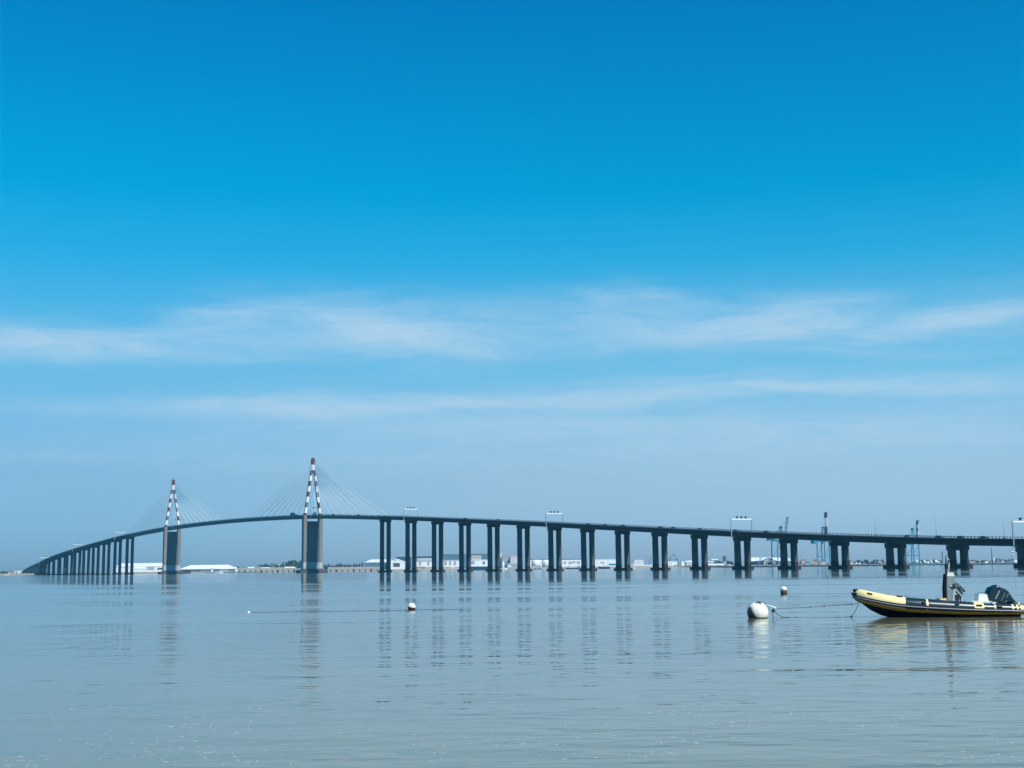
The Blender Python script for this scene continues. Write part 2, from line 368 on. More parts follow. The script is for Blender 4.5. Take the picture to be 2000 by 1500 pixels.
# profiles: across, height under the parapet top
CONC = [(-7.0, -1.2), (-7.0, -1.65), (-4.9, -2.0), (-4.7, -4.5), (4.7, -4.5), (4.9, -2.0), (7.0, -1.65), (7.0, -1.2)]
STEEL = [(-7.1, -1.2), (-7.1, -1.65), (-6.2, -2.6), (-3.8, -4.9), (3.8, -4.9), (6.2, -2.6), (7.1, -1.65), (7.1, -1.2)]
def deck_part(u0, u1, prof, M, name):
    b = MB(); sec = [section(p[0], p[1], prof) for p in PATH if u0 <= p[3] <= u1]
    b.loft(sec); o = b.build(name, M, bridge)
    r = MB(); r.loft([section(p[0], p[1], [(-6.4, -1.19), (6.4, -1.19), (6.4, -1.18), (-6.4, -1.18)]) for p in PATH if u0 <= p[3] <= u1]); r.build('roadway', M_asphalt, o)
    for s in (-1, 1):
        q = MB()
        q.loft([section(p[0], p[1], [(s * 6.9, -1.196), (s * 6.55, -1.196), (s * 6.55, -.98), (s * 6.9, -.98)][::s]) for p in PATH if u0 <= p[3] <= u1])
        q.loft([section(p[0], p[1], [(s * 6.85, -.13), (s * 6.62, -.13), (s * 6.62, 0), (s * 6.85, 0)][::s]) for p in PATH if u0 <= p[3] <= u1])
        u = u0
        while u < u1:
            p, c, a = onpath(u); L = (PT[min(len(PT) - 1, int(u) + 1)] - PT[min(len(PT) - 2, int(u))]).length
            k = p + c * (s * 6.73)
            q.box((0, 0, 0), (.36, .16, .85), 0, Matrix.Translation(k + Vector((0, 0, -.555))) @ Matrix.Rotation(math.atan2(a.y, a.x), 4, 'Z'))
            u += 2.6 / L
        q.build('railing', M_rail if M is M_deckc else M_rail, o)
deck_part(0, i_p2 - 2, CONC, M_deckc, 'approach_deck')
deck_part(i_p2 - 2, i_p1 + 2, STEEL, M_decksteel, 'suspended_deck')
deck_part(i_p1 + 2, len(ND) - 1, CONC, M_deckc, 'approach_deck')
# solid approach ramp on the far shore
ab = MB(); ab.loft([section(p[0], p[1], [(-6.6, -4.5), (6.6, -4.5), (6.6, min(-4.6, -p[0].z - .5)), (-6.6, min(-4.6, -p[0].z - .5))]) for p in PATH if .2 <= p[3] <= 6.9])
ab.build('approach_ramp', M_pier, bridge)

def octa(w, d, ch): return [(-w / 2 + ch, -d / 2), (w / 2 - ch, -d / 2), (w / 2, -d / 2 + ch), (w / 2, d / 2 - ch), (w / 2 - ch, d / 2), (-w / 2 + ch, d / 2), (-w / 2, d / 2 - ch), (-w / 2, -d / 2 + ch)]
PIERS = [i for i, n in enumerate(ND) if n[3] == 'pier']
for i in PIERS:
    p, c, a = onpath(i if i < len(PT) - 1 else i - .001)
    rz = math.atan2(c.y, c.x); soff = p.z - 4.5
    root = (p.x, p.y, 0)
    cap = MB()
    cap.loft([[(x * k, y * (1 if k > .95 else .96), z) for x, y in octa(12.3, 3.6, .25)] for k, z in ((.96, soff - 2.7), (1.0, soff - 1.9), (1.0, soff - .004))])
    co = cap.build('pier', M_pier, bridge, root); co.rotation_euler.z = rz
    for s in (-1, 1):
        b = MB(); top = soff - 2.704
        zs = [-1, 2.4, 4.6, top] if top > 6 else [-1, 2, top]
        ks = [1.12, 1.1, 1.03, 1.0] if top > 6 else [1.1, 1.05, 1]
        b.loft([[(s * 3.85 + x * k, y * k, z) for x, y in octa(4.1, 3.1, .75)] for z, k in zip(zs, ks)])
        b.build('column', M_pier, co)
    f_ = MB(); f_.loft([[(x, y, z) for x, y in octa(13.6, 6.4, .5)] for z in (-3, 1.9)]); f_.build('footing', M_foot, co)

# ---- pylons
def pylon(i, first):
    p, c, a = onpath(i); rz = math.atan2(c.y, c.x); zt = p.z
    b = MB()                                                    # pier of the pylon: two legs and a recessed web
    zweb = zt - 7.6; ztop = zt - 1.2
    for s in (-1, 1):
        b.loft([[(s * (9.75 - .0) + x, y, z) for x, y in octa(4.1, 5.2, .35)] for z in (3.9, ztop)])
    po = b.build('pylon', M_pylonpier, bridge, (p.x, p.y, 0)); po.rotation_euler.z = rz
    b = MB(); b.box((0, 0, (3.9 + zweb) / 2), (15.38, 3.6, zweb - 3.9)); b.build('web_wall', M_web_shaded, po)
    f_ = MB(); f_.loft([[(x, y, z) for x, y in octa(34, 12, .8)] for z in (-4, 3.2)]); f_.loft([[(x, y, z) for x, y in octa(26, 8.5, .6)] for z in (3.2, 3.896)])
    f_.build('footing', M_footpale, po)
    H = 131.0; zb = ztop + .004
    stripes = [M_red, M_white, M_redgrey]
    for s in (-1, 1):                                           # a slim tapering steel leg with painted bands
        g = MB(); rings = []; cols = []
        bands = [zb, zt + 1.6]
        n = 11; z0 = zt + 1.6; z1 = 112.
        hs = [z0 + 5.95 * k for k in range(0, 10)]
        hs = [h for h in hs if h < 118]
        zs = [zb] + hs
        for z in zs:
            t = (z - zb) / (118 - zb); xc = s * (9.4 + (1.05 - 9.4) * t); w = 2.55 - .35 * t
            rings.append([(xc + x, y, z) for x, y in octa(w, 3.0 - .2 * t, .12)])
            cols.append(t)
        pat = ([0, 1, 2, 1, 0, 1, 0, 1, 2, 1] if s < 0 else [2, 1, 0, 1, 2, 1, 2, 1, 2, 1])
        g.loft(rings, mif=lambda i_, j_: pat[i_ % len(pat)])
        g.build('leg', stripes, po)
    # head where the legs meet: white band, then dark red cap
    h = MB(); zl = (zs[-1]) + .004
    secs = [(4.5, 3.0, zl), (4.4, 3.0, zl + 6.4), (4.3, 3.0, zl + 6.404), (4.1, 3.0, zl + 11.6), (3.5, 2.9, zl + 13.3), (1.6, 2.2, zl + 14.1)]
    h.loft([[(x, y, z) for x, y in octa(w, d, .6)] for w, d, z in secs], mif=lambda i_, j_: 1 if i_ == 0 else 0)
    h.build('pylon_head', stripes, po)
    zh = zl
    # stays: two planes of fans each way
    for d in (-1, 1):
        for k in range(9):
            dist = 22 + k * 16.2
            for s in (-1, 1):
                P0 = Vector((s * 1.0, d * 1.4, zh - 14 + k * 2.9))
                frac = dist / 158 if d < 0 else dist / 202
                # anchor on the deck edge
                if d < 0: u = i + dist / 79.05
                else: u = i - dist / 101.0 if first else i - dist / 79.05
                if not first and d < 0: u = i + dist / 101.0
                q, cc, aa = onpath(u); A = q + cc * (s * 7.0) + Vector((0, 0, -1.0))
                L = Matrix.Rotation(-rz, 4, 'Z') @ (A - Vector((p.x, p.y, 0)))
                cb = MB(); cb.tube([P0, L], .165 if d < 0 else .10, 6); cb.build('stay_cable', M_cable, po)
    return po
pylon(i_p2, False); pylon(i_p1, True)

# ------------------------------------------------------------------ lane signal gantries, masts, vehicles on the bridge
def gantry(px, label, h=8.2, wide=16.2, beam=.7):
    u = u_at_px(px); p, c, a = onpath(u); rz = math.atan2(c.y, c.x)
    t = empty('signal_gantry', label, 'gantry', (p.x, p.y, p.z - 1.18), rz, 'lane signal gantries over the bridge roadway')
    for s in (-1, 1):
        b = MB(); b.box((s * wide / 2, 0, h / 2 - 1.9), (.5, .5, h + 3.8)); b.box((s * (wide / 2 - .45), 0, -3.4), (.9, .6, .5)); b.build('post', M_post, t)
    b = MB(); b.box((0, 0, h - beam / 2), (wide - .51, min(.55, beam), beam)); b.build('crossbeam', M_white if beam > .5 else M_post, t)
    for k in (-1, 0, 1):
        q = MB(); q.add([(k * 3.4 - .95, y, z) if w == 0 else (k * 3.4 + .95 if w == 1 else k * 3.4, y, z) for y in (-.35, .35) for w, z in ((0, h + 1.5), (1, h + 1.5), (2, h + .02))],
                        [(0, 1, 2), (5, 4, 3), (0, 3, 4, 1), (1, 4, 5, 2), (2, 5, 3, 0)])
        q.build('lane_signal', M_black, t)
    return t
gantry(803, 'white signal gantry above the second pier to the right of the nearer pylon')
gantry(1082, 'white signal gantry halfway between the nearer pylon and the cranes')
gantry(1449, 'tall white signal gantry just left of the blue dockside cranes', 8.6)
gantry(2003, 'big white signal gantry cut off at the right edge, above the boat engine', 8.8)
gantry(620, 'signal gantry with three dark lamps between the legs of the taller nearer pylon', 7.6, 14.2, .22)
gantry(345, 'signal gantry with three dark lamps between the legs of the smaller farther pylon', 7.6, 14.2, .22)
gantry(233, 'faint signal gantry just left of the farther pylon')
gantry(152, 'faint signal gantry on the falling left approach, third from the farther pylon')
gantry(86, 'lowest faint signal gantry near the far left end of the bridge')

for px, h, lab in ((1728, 13, 'thin grey mast on the bridge between the two red and white crane booms'), (1847, 14.5, 'thin grey mast on the bridge directly above the inflatable boat antenna'), (1978, 11, 'thin grey mast beside the signal gantry at the right edge')):
    p, c, a = onpath(u_at_px(px)); b = p - c * 6.2
    t = empty('lamp_mast', lab, 'mast', (b.x, b.y, p.z - 1.18), 0, 'masts standing on the bridge parapet')
    q = MB(); q.tube([(0, 0, 0), (0, 0, h)], [.12, .06], 8); q.build('pole', M_post, t)
    q = MB(); q.box((0, 0, .35), (.5, .5, .7)); q.build('base', M_rail, t)

M_glass = mat('dark_glass', (.02, .025, .03), .1, var=.02)
M_tyre = mat('tyre_rubber', (.02, .02, .02), .8, var=.05)
PAINTS = {'dark': mat('dark_car_paint', (.03, .035, .045), .3, coat=.6, var=.03), 'blue': mat('blue_car_paint', (.03, .07, .16), .3, coat=.6, var=.03), 'white': mat('white_car_paint', (.75, .75, .74), .3, coat=.6, var=.03), 'grey': mat('grey_car_paint', (.16, .17, .18), .3, coat=.6, var=.03)}
def make_car(paint):
    t = bpy.data.objects.new('car', None); COL.objects.link(t)
    prof = [(-2.15, .35), (-2.2, .75), (-2.05, 1.0), (-1.1, 1.08), (-.7, 1.08), (1.05, 1.06), (1.9, .9), (2.15, .7), (2.15, .35)]
    b = MB(); b.loft([[(x, y, z * k + (1 - k) * .7) for x, z in prof] for y, k in ((-.86, .96), (-.8, 1), (.8, 1), (.86, .96))]); b.build('body', PAINTS[paint], t)
    cab = [(-1.75, 1.06), (-1.2, 1.5), (.3, 1.52), (1.1, 1.06)]
    b = MB(); b.loft([[(x, y * (1 if z < 1.2 else .82), z) for x, z in cab] for y in (-.78, .78)]); b.build('windows', M_glass, t)
    b = MB(); b.add([(-1.15, -.66, 1.53), (.28, -.66, 1.55), (.28, .66, 1.55), (-1.15, .66, 1.53), (-1.15, -.66, 1.49), (.28, -.66, 1.5), (.28, .66, 1.5), (-1.15, .66, 1.49)], [(0, 1, 2, 3), (7, 6, 5, 4), (0, 4, 5, 1), (1, 5, 6, 2), (2, 6, 7, 3), (3, 7, 4, 0)]); b.build('roof', PAINTS[paint], t)
    for x in (-1.35, 1.35):
        for y in (-.8, .8):
            b = MB(); b.tube([(x, y - .1, .32), (x, y + .1, .32)], .32, 12); b.build('wheel', M_tyre, t)
    return t
def make_truck(paint):
    t = bpy.data.objects.new('lorry', None); COL.objects.link(t)
    b = MB(); b.box((-1.2, 0, 2.3), (6.6, 2.4, 2.7)); b.build('cargo_box', PAINTS[paint], t)
    b = MB(); b.loft([[(x, y, z) for x, z in ((2.3, .6), (4.4, .6), (4.45, 1.7), (4.1, 2.7), (2.3, 2.8))] for y in (-1.15, 1.15)]); b.build('cab', PAINTS[paint], t)
    b = MB(); b.add([(4.47, -1, 1.75), (4.47, 1, 1.75), (4.17, 1, 2.6), (4.17, -1, 2.6)], [(0, 1, 2, 3)]); b.build('windscreen_or_shade_panel', M_glass, t)
    b = MB(); b.box((-.1, 0, .78), (8.6, .9, .32)); b.build('chassis', M_black, t)
    for x in (-3.4, -2.2, 3.3):
        for y in (-1.05, 1.05):
            b = MB(); b.tube([(x, y - .14, .48), (x, y + .14, .48)], .48, 12); b.build('wheel', M_tyre, t)
    return t
protos = {}
def put(kind, paint, px, lab, lane=-4.6):
    key = (kind, paint)
    if key in protos: o = copy_tree(protos[key])
    else: o = protos[key] = (make_car if kind == 'car' else make_truck)(paint)
    p, c, a = onpath(u_at_px(px)); q = p + c * lane
    o.location = (q.x, q.y, p.z - 1.176)
    d = a if lane < 0 else -a
    o.rotation_euler = (0, 0, math.atan2(d.y, d.x))
    tag(o, lab, 'car' if kind == 'car' else 'lorry', 'vehicles driving over the bridge')
put('truck', 'dark', 577, 'dark lorry just left of the taller pylon')
put('car', 'grey', 584, 'small car following right behind the dark lorry near the taller pylon')
put('truck', 'white', 613, 'white lorry passing between the legs of the taller pylon', 3.5)
put('car', 'dark', 705, 'dark car under the right-hand stay cables of the taller pylon')
put('car', 'blue', 661, 'blue car halfway under the right-hand stay cables, nearest the taller pylon')
put('car', 'dark', 921, 'dark car on the bridge over the fifth pier right of the taller pylon')
put('car', 'grey', 983, 'grey car left of the middle signal gantry of the right approach')
put('car', 'dark', 1159, 'dark car just right of the middle signal gantry of the right approach')
put('car', 'blue', 1188, 'blue car second to the right of the middle signal gantry')
put('car', 'dark', 1227, 'dark car standing out above the rail between the middle gantry and the tall gantry')
put('car', 'dark', 1298, 'dark car third to the left of the tall gantry by the cranes')
put('car', 'blue', 1331, 'blue car second to the left of the tall gantry by the cranes')
put('car', 'grey', 1372, 'grey car next to the left of the tall gantry by the cranes')
put('car', 'blue', 1451, 'blue car right beneath the tall gantry by the cranes')
put('car', 'dark', 1504, 'dark car just left of the leftmost crane boom')
put('car', 'grey', 1789, 'grey car just left of the lowest red and white crane boom')
put('car', 'blue', 1842, 'blue car at the foot of the thin mast above the boat')
put('car', 'dark', 1900, 'dark car left one of the two close together over the boat engine')
put('car', 'dark', 1927, 'dark car right one of the two close together over the boat engine')

# ------------------------------------------------------------------ the far port
GZ = 4.0                                                       # height of the quays above the water
M_wallwhite = mat('white_cladding', (.82, .82, .80), .5, var=.04, scale=.05, stretch=(1, 1, .2))
M_roofwhite = mat('white_roof_sheet', (.84, .84, .83), .5, var=.03, scale=.05)
M_cladgrey = mat('grey_cladding', (.36, .38, .40), .5, var=.08, scale=.06, stretch=(1, 1, .2))
M_cladblue = mat('blue_grey_cladding', (.10, .17, .23), .5, var=.08, scale=.06, stretch=(1, 1, .2))
M_clad_dark = mat('dark_cladding', (.05, .075, .095), .5, var=.1, scale=.06)
M_beige = mat('beige_render', (.52, .44, .38), .7, var=.08, scale=.08)
M_pinkish = mat('pale_pink_render', (.60, .55, .55), .7, var=.05, scale=.05)
M_opening = mat('dark_opening', (.06, .085, .11), .7, var=.1, scale=.1)
M_brick = mat('red_brick', (.26, .13, .11), .8, var=.12, scale=.2)
M_tile = mat('brown_roof_tile', (.20, .14, .13), .8, var=.12, scale=.2)
M_quay = mat('quay_concrete', (.38, .36, .33), .8, var=.1, scale=.06)
M_quaywet = mat('weedy_quay_wall', (.012, .03, .03), .8, var=.15, scale=.1)
M_pile = mat('tarred_pile', (.03, .045, .05), .8, var=.1, scale=.2)
M_leaf = [mat('tree_leaves_' + n, c, .7, var=.25, scale=.25) for n, c in (('dark', (.045, .09, .075)), ('mid', (.06, .115, .08)), ('blue', (.06, .115, .105)))]
M_bark = mat('tree_bark', (.09, .07, .05), .9, scale=.6)
M_craneblue = mat('crane_blue_paint', (.03, .22, .34), .45, var=.06, scale=.2)
M_cranedark = mat('crane_dark_paint', (.03, .08, .12), .5, var=.06, scale=.2)
M_hull = mat('navy_hull_paint', (.02, .05, .09), .4, var=.06, scale=.1)
M_hullteal = mat('teal_hull_paint', (.05, .22, .28), .4, var=.06, scale=.1)

def wx(px, Y): return at(px, hor(px), Y).x
def wz(px, py, Y): return at(px, py, Y).z

def building(name, label, cat, x0, x1, ytop, eave, Y, depth, wall, roof, form='long', openings=(), base=None, group=None, base_z=GZ - .6, extra=None):
    """a shed or house measured on the far bank: form long (ridge along the water), front (gable end to the water), flat, hip"""
    X0, X1 = wx(x0, Y), wx(x1, Y); xm = (x0 + x1) / 2
    zt, ze = wz(xm, ytop, Y), wz(xm, eave, Y); w = X1 - X0; ze = max(ze, base_z + 1.5); zt = max(zt, ze + .5)
    t = empty(name, label, cat, ((X0 + X1) / 2, Y + depth / 2, base_z), 0, group)
    he, ht = ze - base_z, zt - base_z
    b = MB()
    if form == 'front':
        b.loft([[(-w / 2, y, 0), (w / 2, y, 0), (w / 2, y, he), (0, y, ht - .4), (-w / 2, y, he)] for y in (depth / 2, -depth / 2)])
        b.build('wall', wall, t)
        r = MB()
        for s in (-1, 1):
            r.loft([[(s * (w / 2 + .6), y, he - .25), (s * (w / 2 + .6), y, he + .15), (0, y, ht), (0, y, ht - .38)][::s] for y in (depth / 2 + .5, -depth / 2 - .5)])
        r.build('roof', roof, t)
    elif form == 'flat':
        b.box((0, 0, he / 2), (w, depth, he)); b.build('wall', wall, t)
        r = MB(); r.box((0, 0, (he + ht) / 2 + .002), (w + .8, depth + .8, max(.4, ht - he))); r.build('roof', roof, t)
    else:
        hip = w * .16 if form == 'hip' else 0
        b.box((0, 0, he / 2), (w, depth, he)); b.build('wall', wall, t)
        r = MB(); e = .7; d2 = depth / 2
        top = [(-w / 2 - e + hip, 0, ht), (w / 2 + e - hip, 0, ht)]
        vs = [(-w / 2 - e, -d2 - e, he + .003), (w / 2 + e, -d2 - e, he + .003), (w / 2 + e, d2 + e, he + .003), (-w / 2 - e, d2 + e, he + .003)] + top
        r.add(vs, [(0, 1, 5, 4), (2, 3, 4, 5), (1, 2, 5), (3, 0, 4), (3, 2, 1, 0)])
        r.build('roof', roof, t)
    for op in openings:
        ox0, ox1, oy0, oy1, M, nm = op
        a, c = wx(ox0, Y) - t.location.x, wx(ox1, Y) - t.location.x
        zz1, zz0 = wz((ox0 + ox1) / 2, oy0, Y) - base_z, max(.02, wz((ox0 + ox1) / 2, oy1, Y) - base_z)
        if zz1 - zz0 < .3: continue
        q = MB(); q.box(((a + c) / 2, -depth / 2 - .16, (zz0 + zz1) / 2), (c - a, .3, zz1 - zz0)); q.build(nm, M, t)
    return t

# --- quays
def quay(x0, x1, Y0, Y1, label, top, dark, fender_every, name='quay_wall'):
    a, b_ = Vector((wx(x0, Y0), Y0, 0)), Vector((wx(x1, Y1), Y1, 0)); L = (b_ - a).length; ang = math.atan2(b_.y - a.y, b_.x - a.x)
    t = empty(name, label, 'quay', a, ang)
    q = MB(); q.box((L / 2, 6, (dark - 3) / 2), (L, 12, dark + 3)); q.build('wall_foot', M_quaywet, t)
    q = MB(); q.box((L / 2, 6.1, (dark + top) / 2 + .002), (L, 12, top - dark)); q.build('wall_top', M_quay, t)
    n = int(L / fender_every)
    for k in range(n):
        q = MB(); x = (k + .5) * L / n
        q.box((x, -.45, dark * .5 + 1.0), (1.6, .88, 3.2)); q.build('fender', M_pile, t)
    return t
quay(1162, 1640, 2520, 2560, 'long weedy harbour wall with black fenders below the pale sheds and the left cranes', 4.2, 2.7, 15)
quay(1641, 2080, 2561, 2600, 'dark low harbour wall under the town and the lowest striped crane boom', 3.5, 2.6, 22)
quay(1000, 1160, 2500, 2518, 'short shaded harbour wall between the white tanks and the workshop with slanted windows', 4.6, 2.8, 18)

def jetty(x0, x1, Y0, Y1, label, ztop, zlow, n):
    a, b_ = Vector((wx(x0, Y0), Y0, 0)), Vector((wx(x1, Y1), Y1, 0)); L = (b_ - a).length; ang = math.atan2(b_.y - a.y, b_.x - a.x)
    t = empty('concrete_jetty', label, 'jetty', a, ang, 'concrete jetties behind the taller pylon')
    q = MB(); q.box((L / 2, 3, (ztop + zlow) / 2), (L, 5, ztop - zlow)); q.build('parapet', M_quay, t)
    q = MB(); q.box((L / 2, 3.4, zlow - .75), (L, 6.4, 1.494)); q.build('deck_slab', mat('jetty_slab_concrete', (.34, .31, .28), .8), t)  # slab concrete a little darker than the parapet
    for k in range(n):
        x = (k + .5) * L / n; w = 3.4 if k % 3 == 1 else 1.5
        q = MB(); q.box((x, -.3, (zlow - 1.2) / 2 - 1.0), (w, 1.8, zlow + 2.6)); q.build('pile', M_pile, t)
    return t
jetty(462, 580, 2330, 2340, 'pale concrete jetty on dark piles left of the taller pylon', 8.0, 4.6, 11)
jetty(640, 742, 2340, 2350, 'pale concrete jetty on dark piles right of the taller pylon', 8.3, 4.6, 9)

# --- left sheds and shore
building('warehouse', 'long white warehouse seen behind the left piers and the farther pylon', 'warehouse', 226, 331, 1099.6, 1106.6, 2520, 60, M_wallwhite, M_roofwhite, 'long',
         [(283, 301, 1107.5, 1113, M_cladgrey, 'door'), (307.5, 318, 1109, 1112.6, M_opening, 'door'), (262, 282, 1112.4, 1116, M_beige, 'loading_dock')])
building('warehouse', 'white hip-roofed warehouse with blue walls right of the farther pylon', 'warehouse', 349, 455, 1103.2, 1111.6, 2540, 60, M_cladblue, M_roofwhite, 'hip',
         [(356, 366, 1113, 1118, M_opening, 'door'), (374, 390, 1113.4, 1118, M_clad_dark, 'door'), (428, 446, 1112.2, 1117, M_cladgrey, 'door')])
building('slipway_shed', 'low white shed with slanted roof in front of the left warehouse', 'shed', 258, 284, 1107.2, 1110.8, 2505, 14, M_wallwhite, M_roofwhite, 'hip')
building('harbour_office', 'tiny dark hut on the shore right of the farther pylon foot', 'hut', 358, 371, 1113, 1114.2, 2440, 8, M_clad_dark, M_clad_dark, 'flat', base_z=1)

def boat(name, label, cat, px, Y, L, hullm, cabin, h=1.6, z0=-.4, mast=0, rz=0, group='boats moored off the far shore'):
    t = empty(name, label, cat, (wx(px, Y), Y, 0), rz, group)
    secs = []
    for f, w, b_ in ((-.5, .82, 0), (-.3, 1, 0), (.1, 1, 0), (.34, .7, .12), (.5, .04, .38)):
        W_ = L * .14 * w; zt = h * (1 + b_)
        secs.append([(f * L, -W_, zt), (f * L, -W_ * .7, z0), (f * L, W_ * .7, z0), (f * L, W_, zt)])
    q = MB(); q.loft(secs); q.build('hull', hullm, t)
    if cabin:
        q = MB(); q.box((-.08 * L, 0, h + L * .055), (L * .34, L * .18, L * .11), top=(.8, .85)); c = q.build('cabin', M_white, t)
        q = MB(); q.box((-.08 * L, 0, h + L * .065), (L * .30, L * .187, L * .035)); q.build('window', M_glass, c)
    if mast:
        q = MB(); q.tube([(0, 0, h), (0, 0, h + mast)], .14, 6); q.build('mast', M_white, t)
    return t
boat('work_boat', 'low white work boat with purple-grey hull moored right of the farther pylon', 'boat', 417, 2300, 32, M_white, False, 2.0)
building('shore_tower', 'small white tower on the low boat right of the farther pylon', 'tower', 412.4, 415.6, 1109.4, 1110.2, 2330, 3.4, M_white, M_white, 'flat', base_z=0.5)
building('pontoon', 'flat teal pontoon floating left of the pale jetty', 'pontoon', 436, 506, 1117.2, 1118.2, 2300, 8, M_hullteal, M_quay, 'flat', base_z=-.5)

t = empty('lighthouse', 'little white lighthouse standing at the left end of the pale jetty', 'lighthouse', (wx(461, 2320), 2320, 0.5))
q = MB(); q.lathe([(2.3, 0), (1.7, 3), (1.45, 7.6)], 16); q.build('tower', M_white, t)
q = MB(); q.lathe([(1.9, 7.604), (1.9, 7.9), (1.1, 7.95), (1.1, 9.2), (.1, 10.2)], 16); q.build('lantern', M_white, t)
building('house', 'white flat-roofed house behind the jetty, next to the lighthouse', 'house', 468, 479, 1108.3, 1109.4, 2480, 14, M_wallwhite, M_cladgrey, 'flat')
building('house', 'pale house with low white roof midway between lighthouse and tall trees', 'house', 484, 494, 1107.2, 1109.5, 2480, 14, M_beige, M_roofwhite, 'long')
building('house', 'grey-beige house at the left edge of the tall trees by the jetty', 'house', 499, 508, 1106.8, 1109, 2470, 12, M_beige, M_cladgrey, 'flat')
building('shed', 'small bright white shed under the first trees on the jetty', 'shed', 511, 526, 1108.0, 1110.2, 2460, 10, M_wallwhite, M_roofwhite, 'long')
building('shed', 'longest white low shed in front of the tallest trees left of the taller pylon', 'shed', 556, 575, 1107, 1109.4, 2450, 10, M_wallwhite, M_roofwhite, 'long')
building('shed', 'grey low shed between two white sheds under the trees left of the taller pylon', 'shed', 529, 554, 1108.2, 1110, 2450, 10, M_cladgrey, M_cladgrey, 'flat')
for px, yt, l in ((533, 1099, 'thin white pole in front of the trees, leftmost of three by the taller pylon'), (545.5, 1101, 'thin white pole in front of the trees, middle one of three'), (556, 1099, 'thin white pole in front of the tallest trees, nearest the taller pylon')):
    t = empty('flag_pole', l, 'pole', (wx(px, 2440), 2440, GZ - .6), 0, 'poles on the jetty'); h = wz(px, yt, 2440) - GZ
    q = MB(); q.tube([(0, 0, 0), (0, 0, h)], [.3, .22], 6); q.build('pole', M_white, t)
    q = MB(); q.box((0, 0, .2), (1.2, 1.2, .5)); q.build('base', M_quay, t)
# far left houses
for x0, x1, yt, ye, w, r, l in ((14, 20, 1114.0, 1117.5, M_wallwhite, M_tile, 'white house with brown roof, leftmost on the far shore'), (21, 25, 1115.6, 1117.6, M_beige, M_tile, 'beige house second from the far left'), (26.5, 31, 1115, 1117.3, M_wallwhite, M_cladgrey, 'bright white house third from the far left'), (33, 43, 1115.0, 1116.4, M_wallwhite, M_roofwhite, 'low long white house next to where the bridge lands')):
    building('house', l, 'house', x0, x1, yt, ye, 2700, 10, w, r, 'long', group='houses at the far left shore')
boat('ferry', 'small white ferry lying at the beach on the far left', 'ferry', 12, 2405, 9, M_white, True, 1.2)

# --- middle sheds
building('hangar', 'white hip-roofed hangar with blue-grey side right of the taller pylon', 'hangar', 712, 768, 1092.3, 1098.4, 2500, 70, M_cladblue, M_roofwhite, 'hip',
         [(712.6, 728, 1099.4, 1107, M_cladblue, 'door'), (729, 744, 1099.4, 1107, M_cladblue, 'door')])
t = building('hangar', 'white gabled hangar end with a round emblem over its dark gate', 'hangar', 755, 790, 1091.2, 1098.2, 2495, 50, M_wallwhite, M_roofwhite, 'front',
         [(768, 781, 1099.6, 1107, M_opening, 'gate')])
q = MB(); zc = wz(772, 1094.8, 2495) - t.location.z; xc = wx(772, 2495) - t.location.x
q.tube([(xc, -25.4, zc), (xc, -25.05, zc)], 1.7, 20); e_ = q.build('emblem', M_cladgrey, t)
q = MB(); q.tube([(xc, -25.55, zc), (xc, -25.41, zc)], .9, 20); q.build('emblem_center', M_white, e_)
building('hall', 'dark-roofed hall behind the white gabled hangar', 'hall', 774, 800, 1087.5, 1090.5, 2640, 40, M_clad_dark, M_clad_dark, 'flat')
building('hall', 'hall with dark roof and pale striped wall between the first pier pairs', 'hall', 813, 843, 1086.4, 1089.8, 2640, 40, M_cladgrey, M_clad_dark, 'flat', [(817, 843, 1091, 1092.2, M_wallwhite, 'band'), (817, 843, 1093.4, 1094.6, M_wallwhite, 'band')])
building('hall', 'biggest blue-grey hall, a broad dark block behind the fourth pier pair', 'hall', 862, 956, 1081.6, 1084.0, 2700, 90, M_cladblue, mat('slate_roof', (.13, .20, .25), .6), 'flat', [(921, 940, 1085.4, 1093, M_pinkish, 'annex'), (921, 938, 1088.7, 1089.6, M_cladblue, 'band')])
building('hall', 'pale cream tower block beside the biggest blue-grey hall', 'hall', 973, 981, 1079.5, 1080.5, 2720, 20, M_pinkish, M_pinkish, 'flat')
building('hall', 'medium grey-blue hall between the cream tower block and the pink block', 'hall', 980, 997, 1086, 1087.2, 2680, 40, M_cladgrey, M_cladgrey, 'flat')
building('hall', 'pale pinkish grey block just left of the sixth pier pair', 'hall', 997, 1016, 1085.6, 1086.6, 2660, 40, M_pinkish, M_pinkish, 'flat')
building('boat_shed', 'white boat shed with two dark gates between the second and third pier pair', 'shed', 811, 845, 1095.2, 1096.6, 2500, 24, M_wallwhite, M_cladgrey, 'flat', [(818, 823, 1097.5, 1104, M_cladgrey, 'gate'), (834.5, 839, 1097.5, 1104, M_cladgrey, 'gate'), (812, 830, 1106.2, 1108, M_beige, 'ramp')])
building('boat_shed', 'white boat shed with four grey gates between the third and fourth pier pair', 'shed', 864, 898, 1093.4, 1094.6, 2500, 24, M_wallwhite, M_cladgrey, 'flat', [(867.5, 873, 1095.6, 1104, M_cladgrey, 'gate'), (877, 881.5, 1095.6, 1104, M_cladgrey, 'gate'), (886, 891, 1095.6, 1104, M_cladgrey, 'gate')])
building('boat_shed', 'white boat shed with round machinery between the fourth and fifth pier pair', 'shed', 918, 953, 1093.2, 1094.6, 2500, 24, M_wallwhite, M_roofwhite, 'flat', [(920, 927, 1095.4, 1102, M_cladgrey, 'gate'), (943, 947, 1097, 1102, M_opening, 'gate')])
building('quay_block', 'low beige quay block below the boat shed with four gates', 'quay', 866, 897, 1107.4, 1108.0, 2440, 20, M_beige, M_quay, 'flat', [(881, 888, 1107.2, 1109, M_wallwhite, 'panel')], base_z=-1)
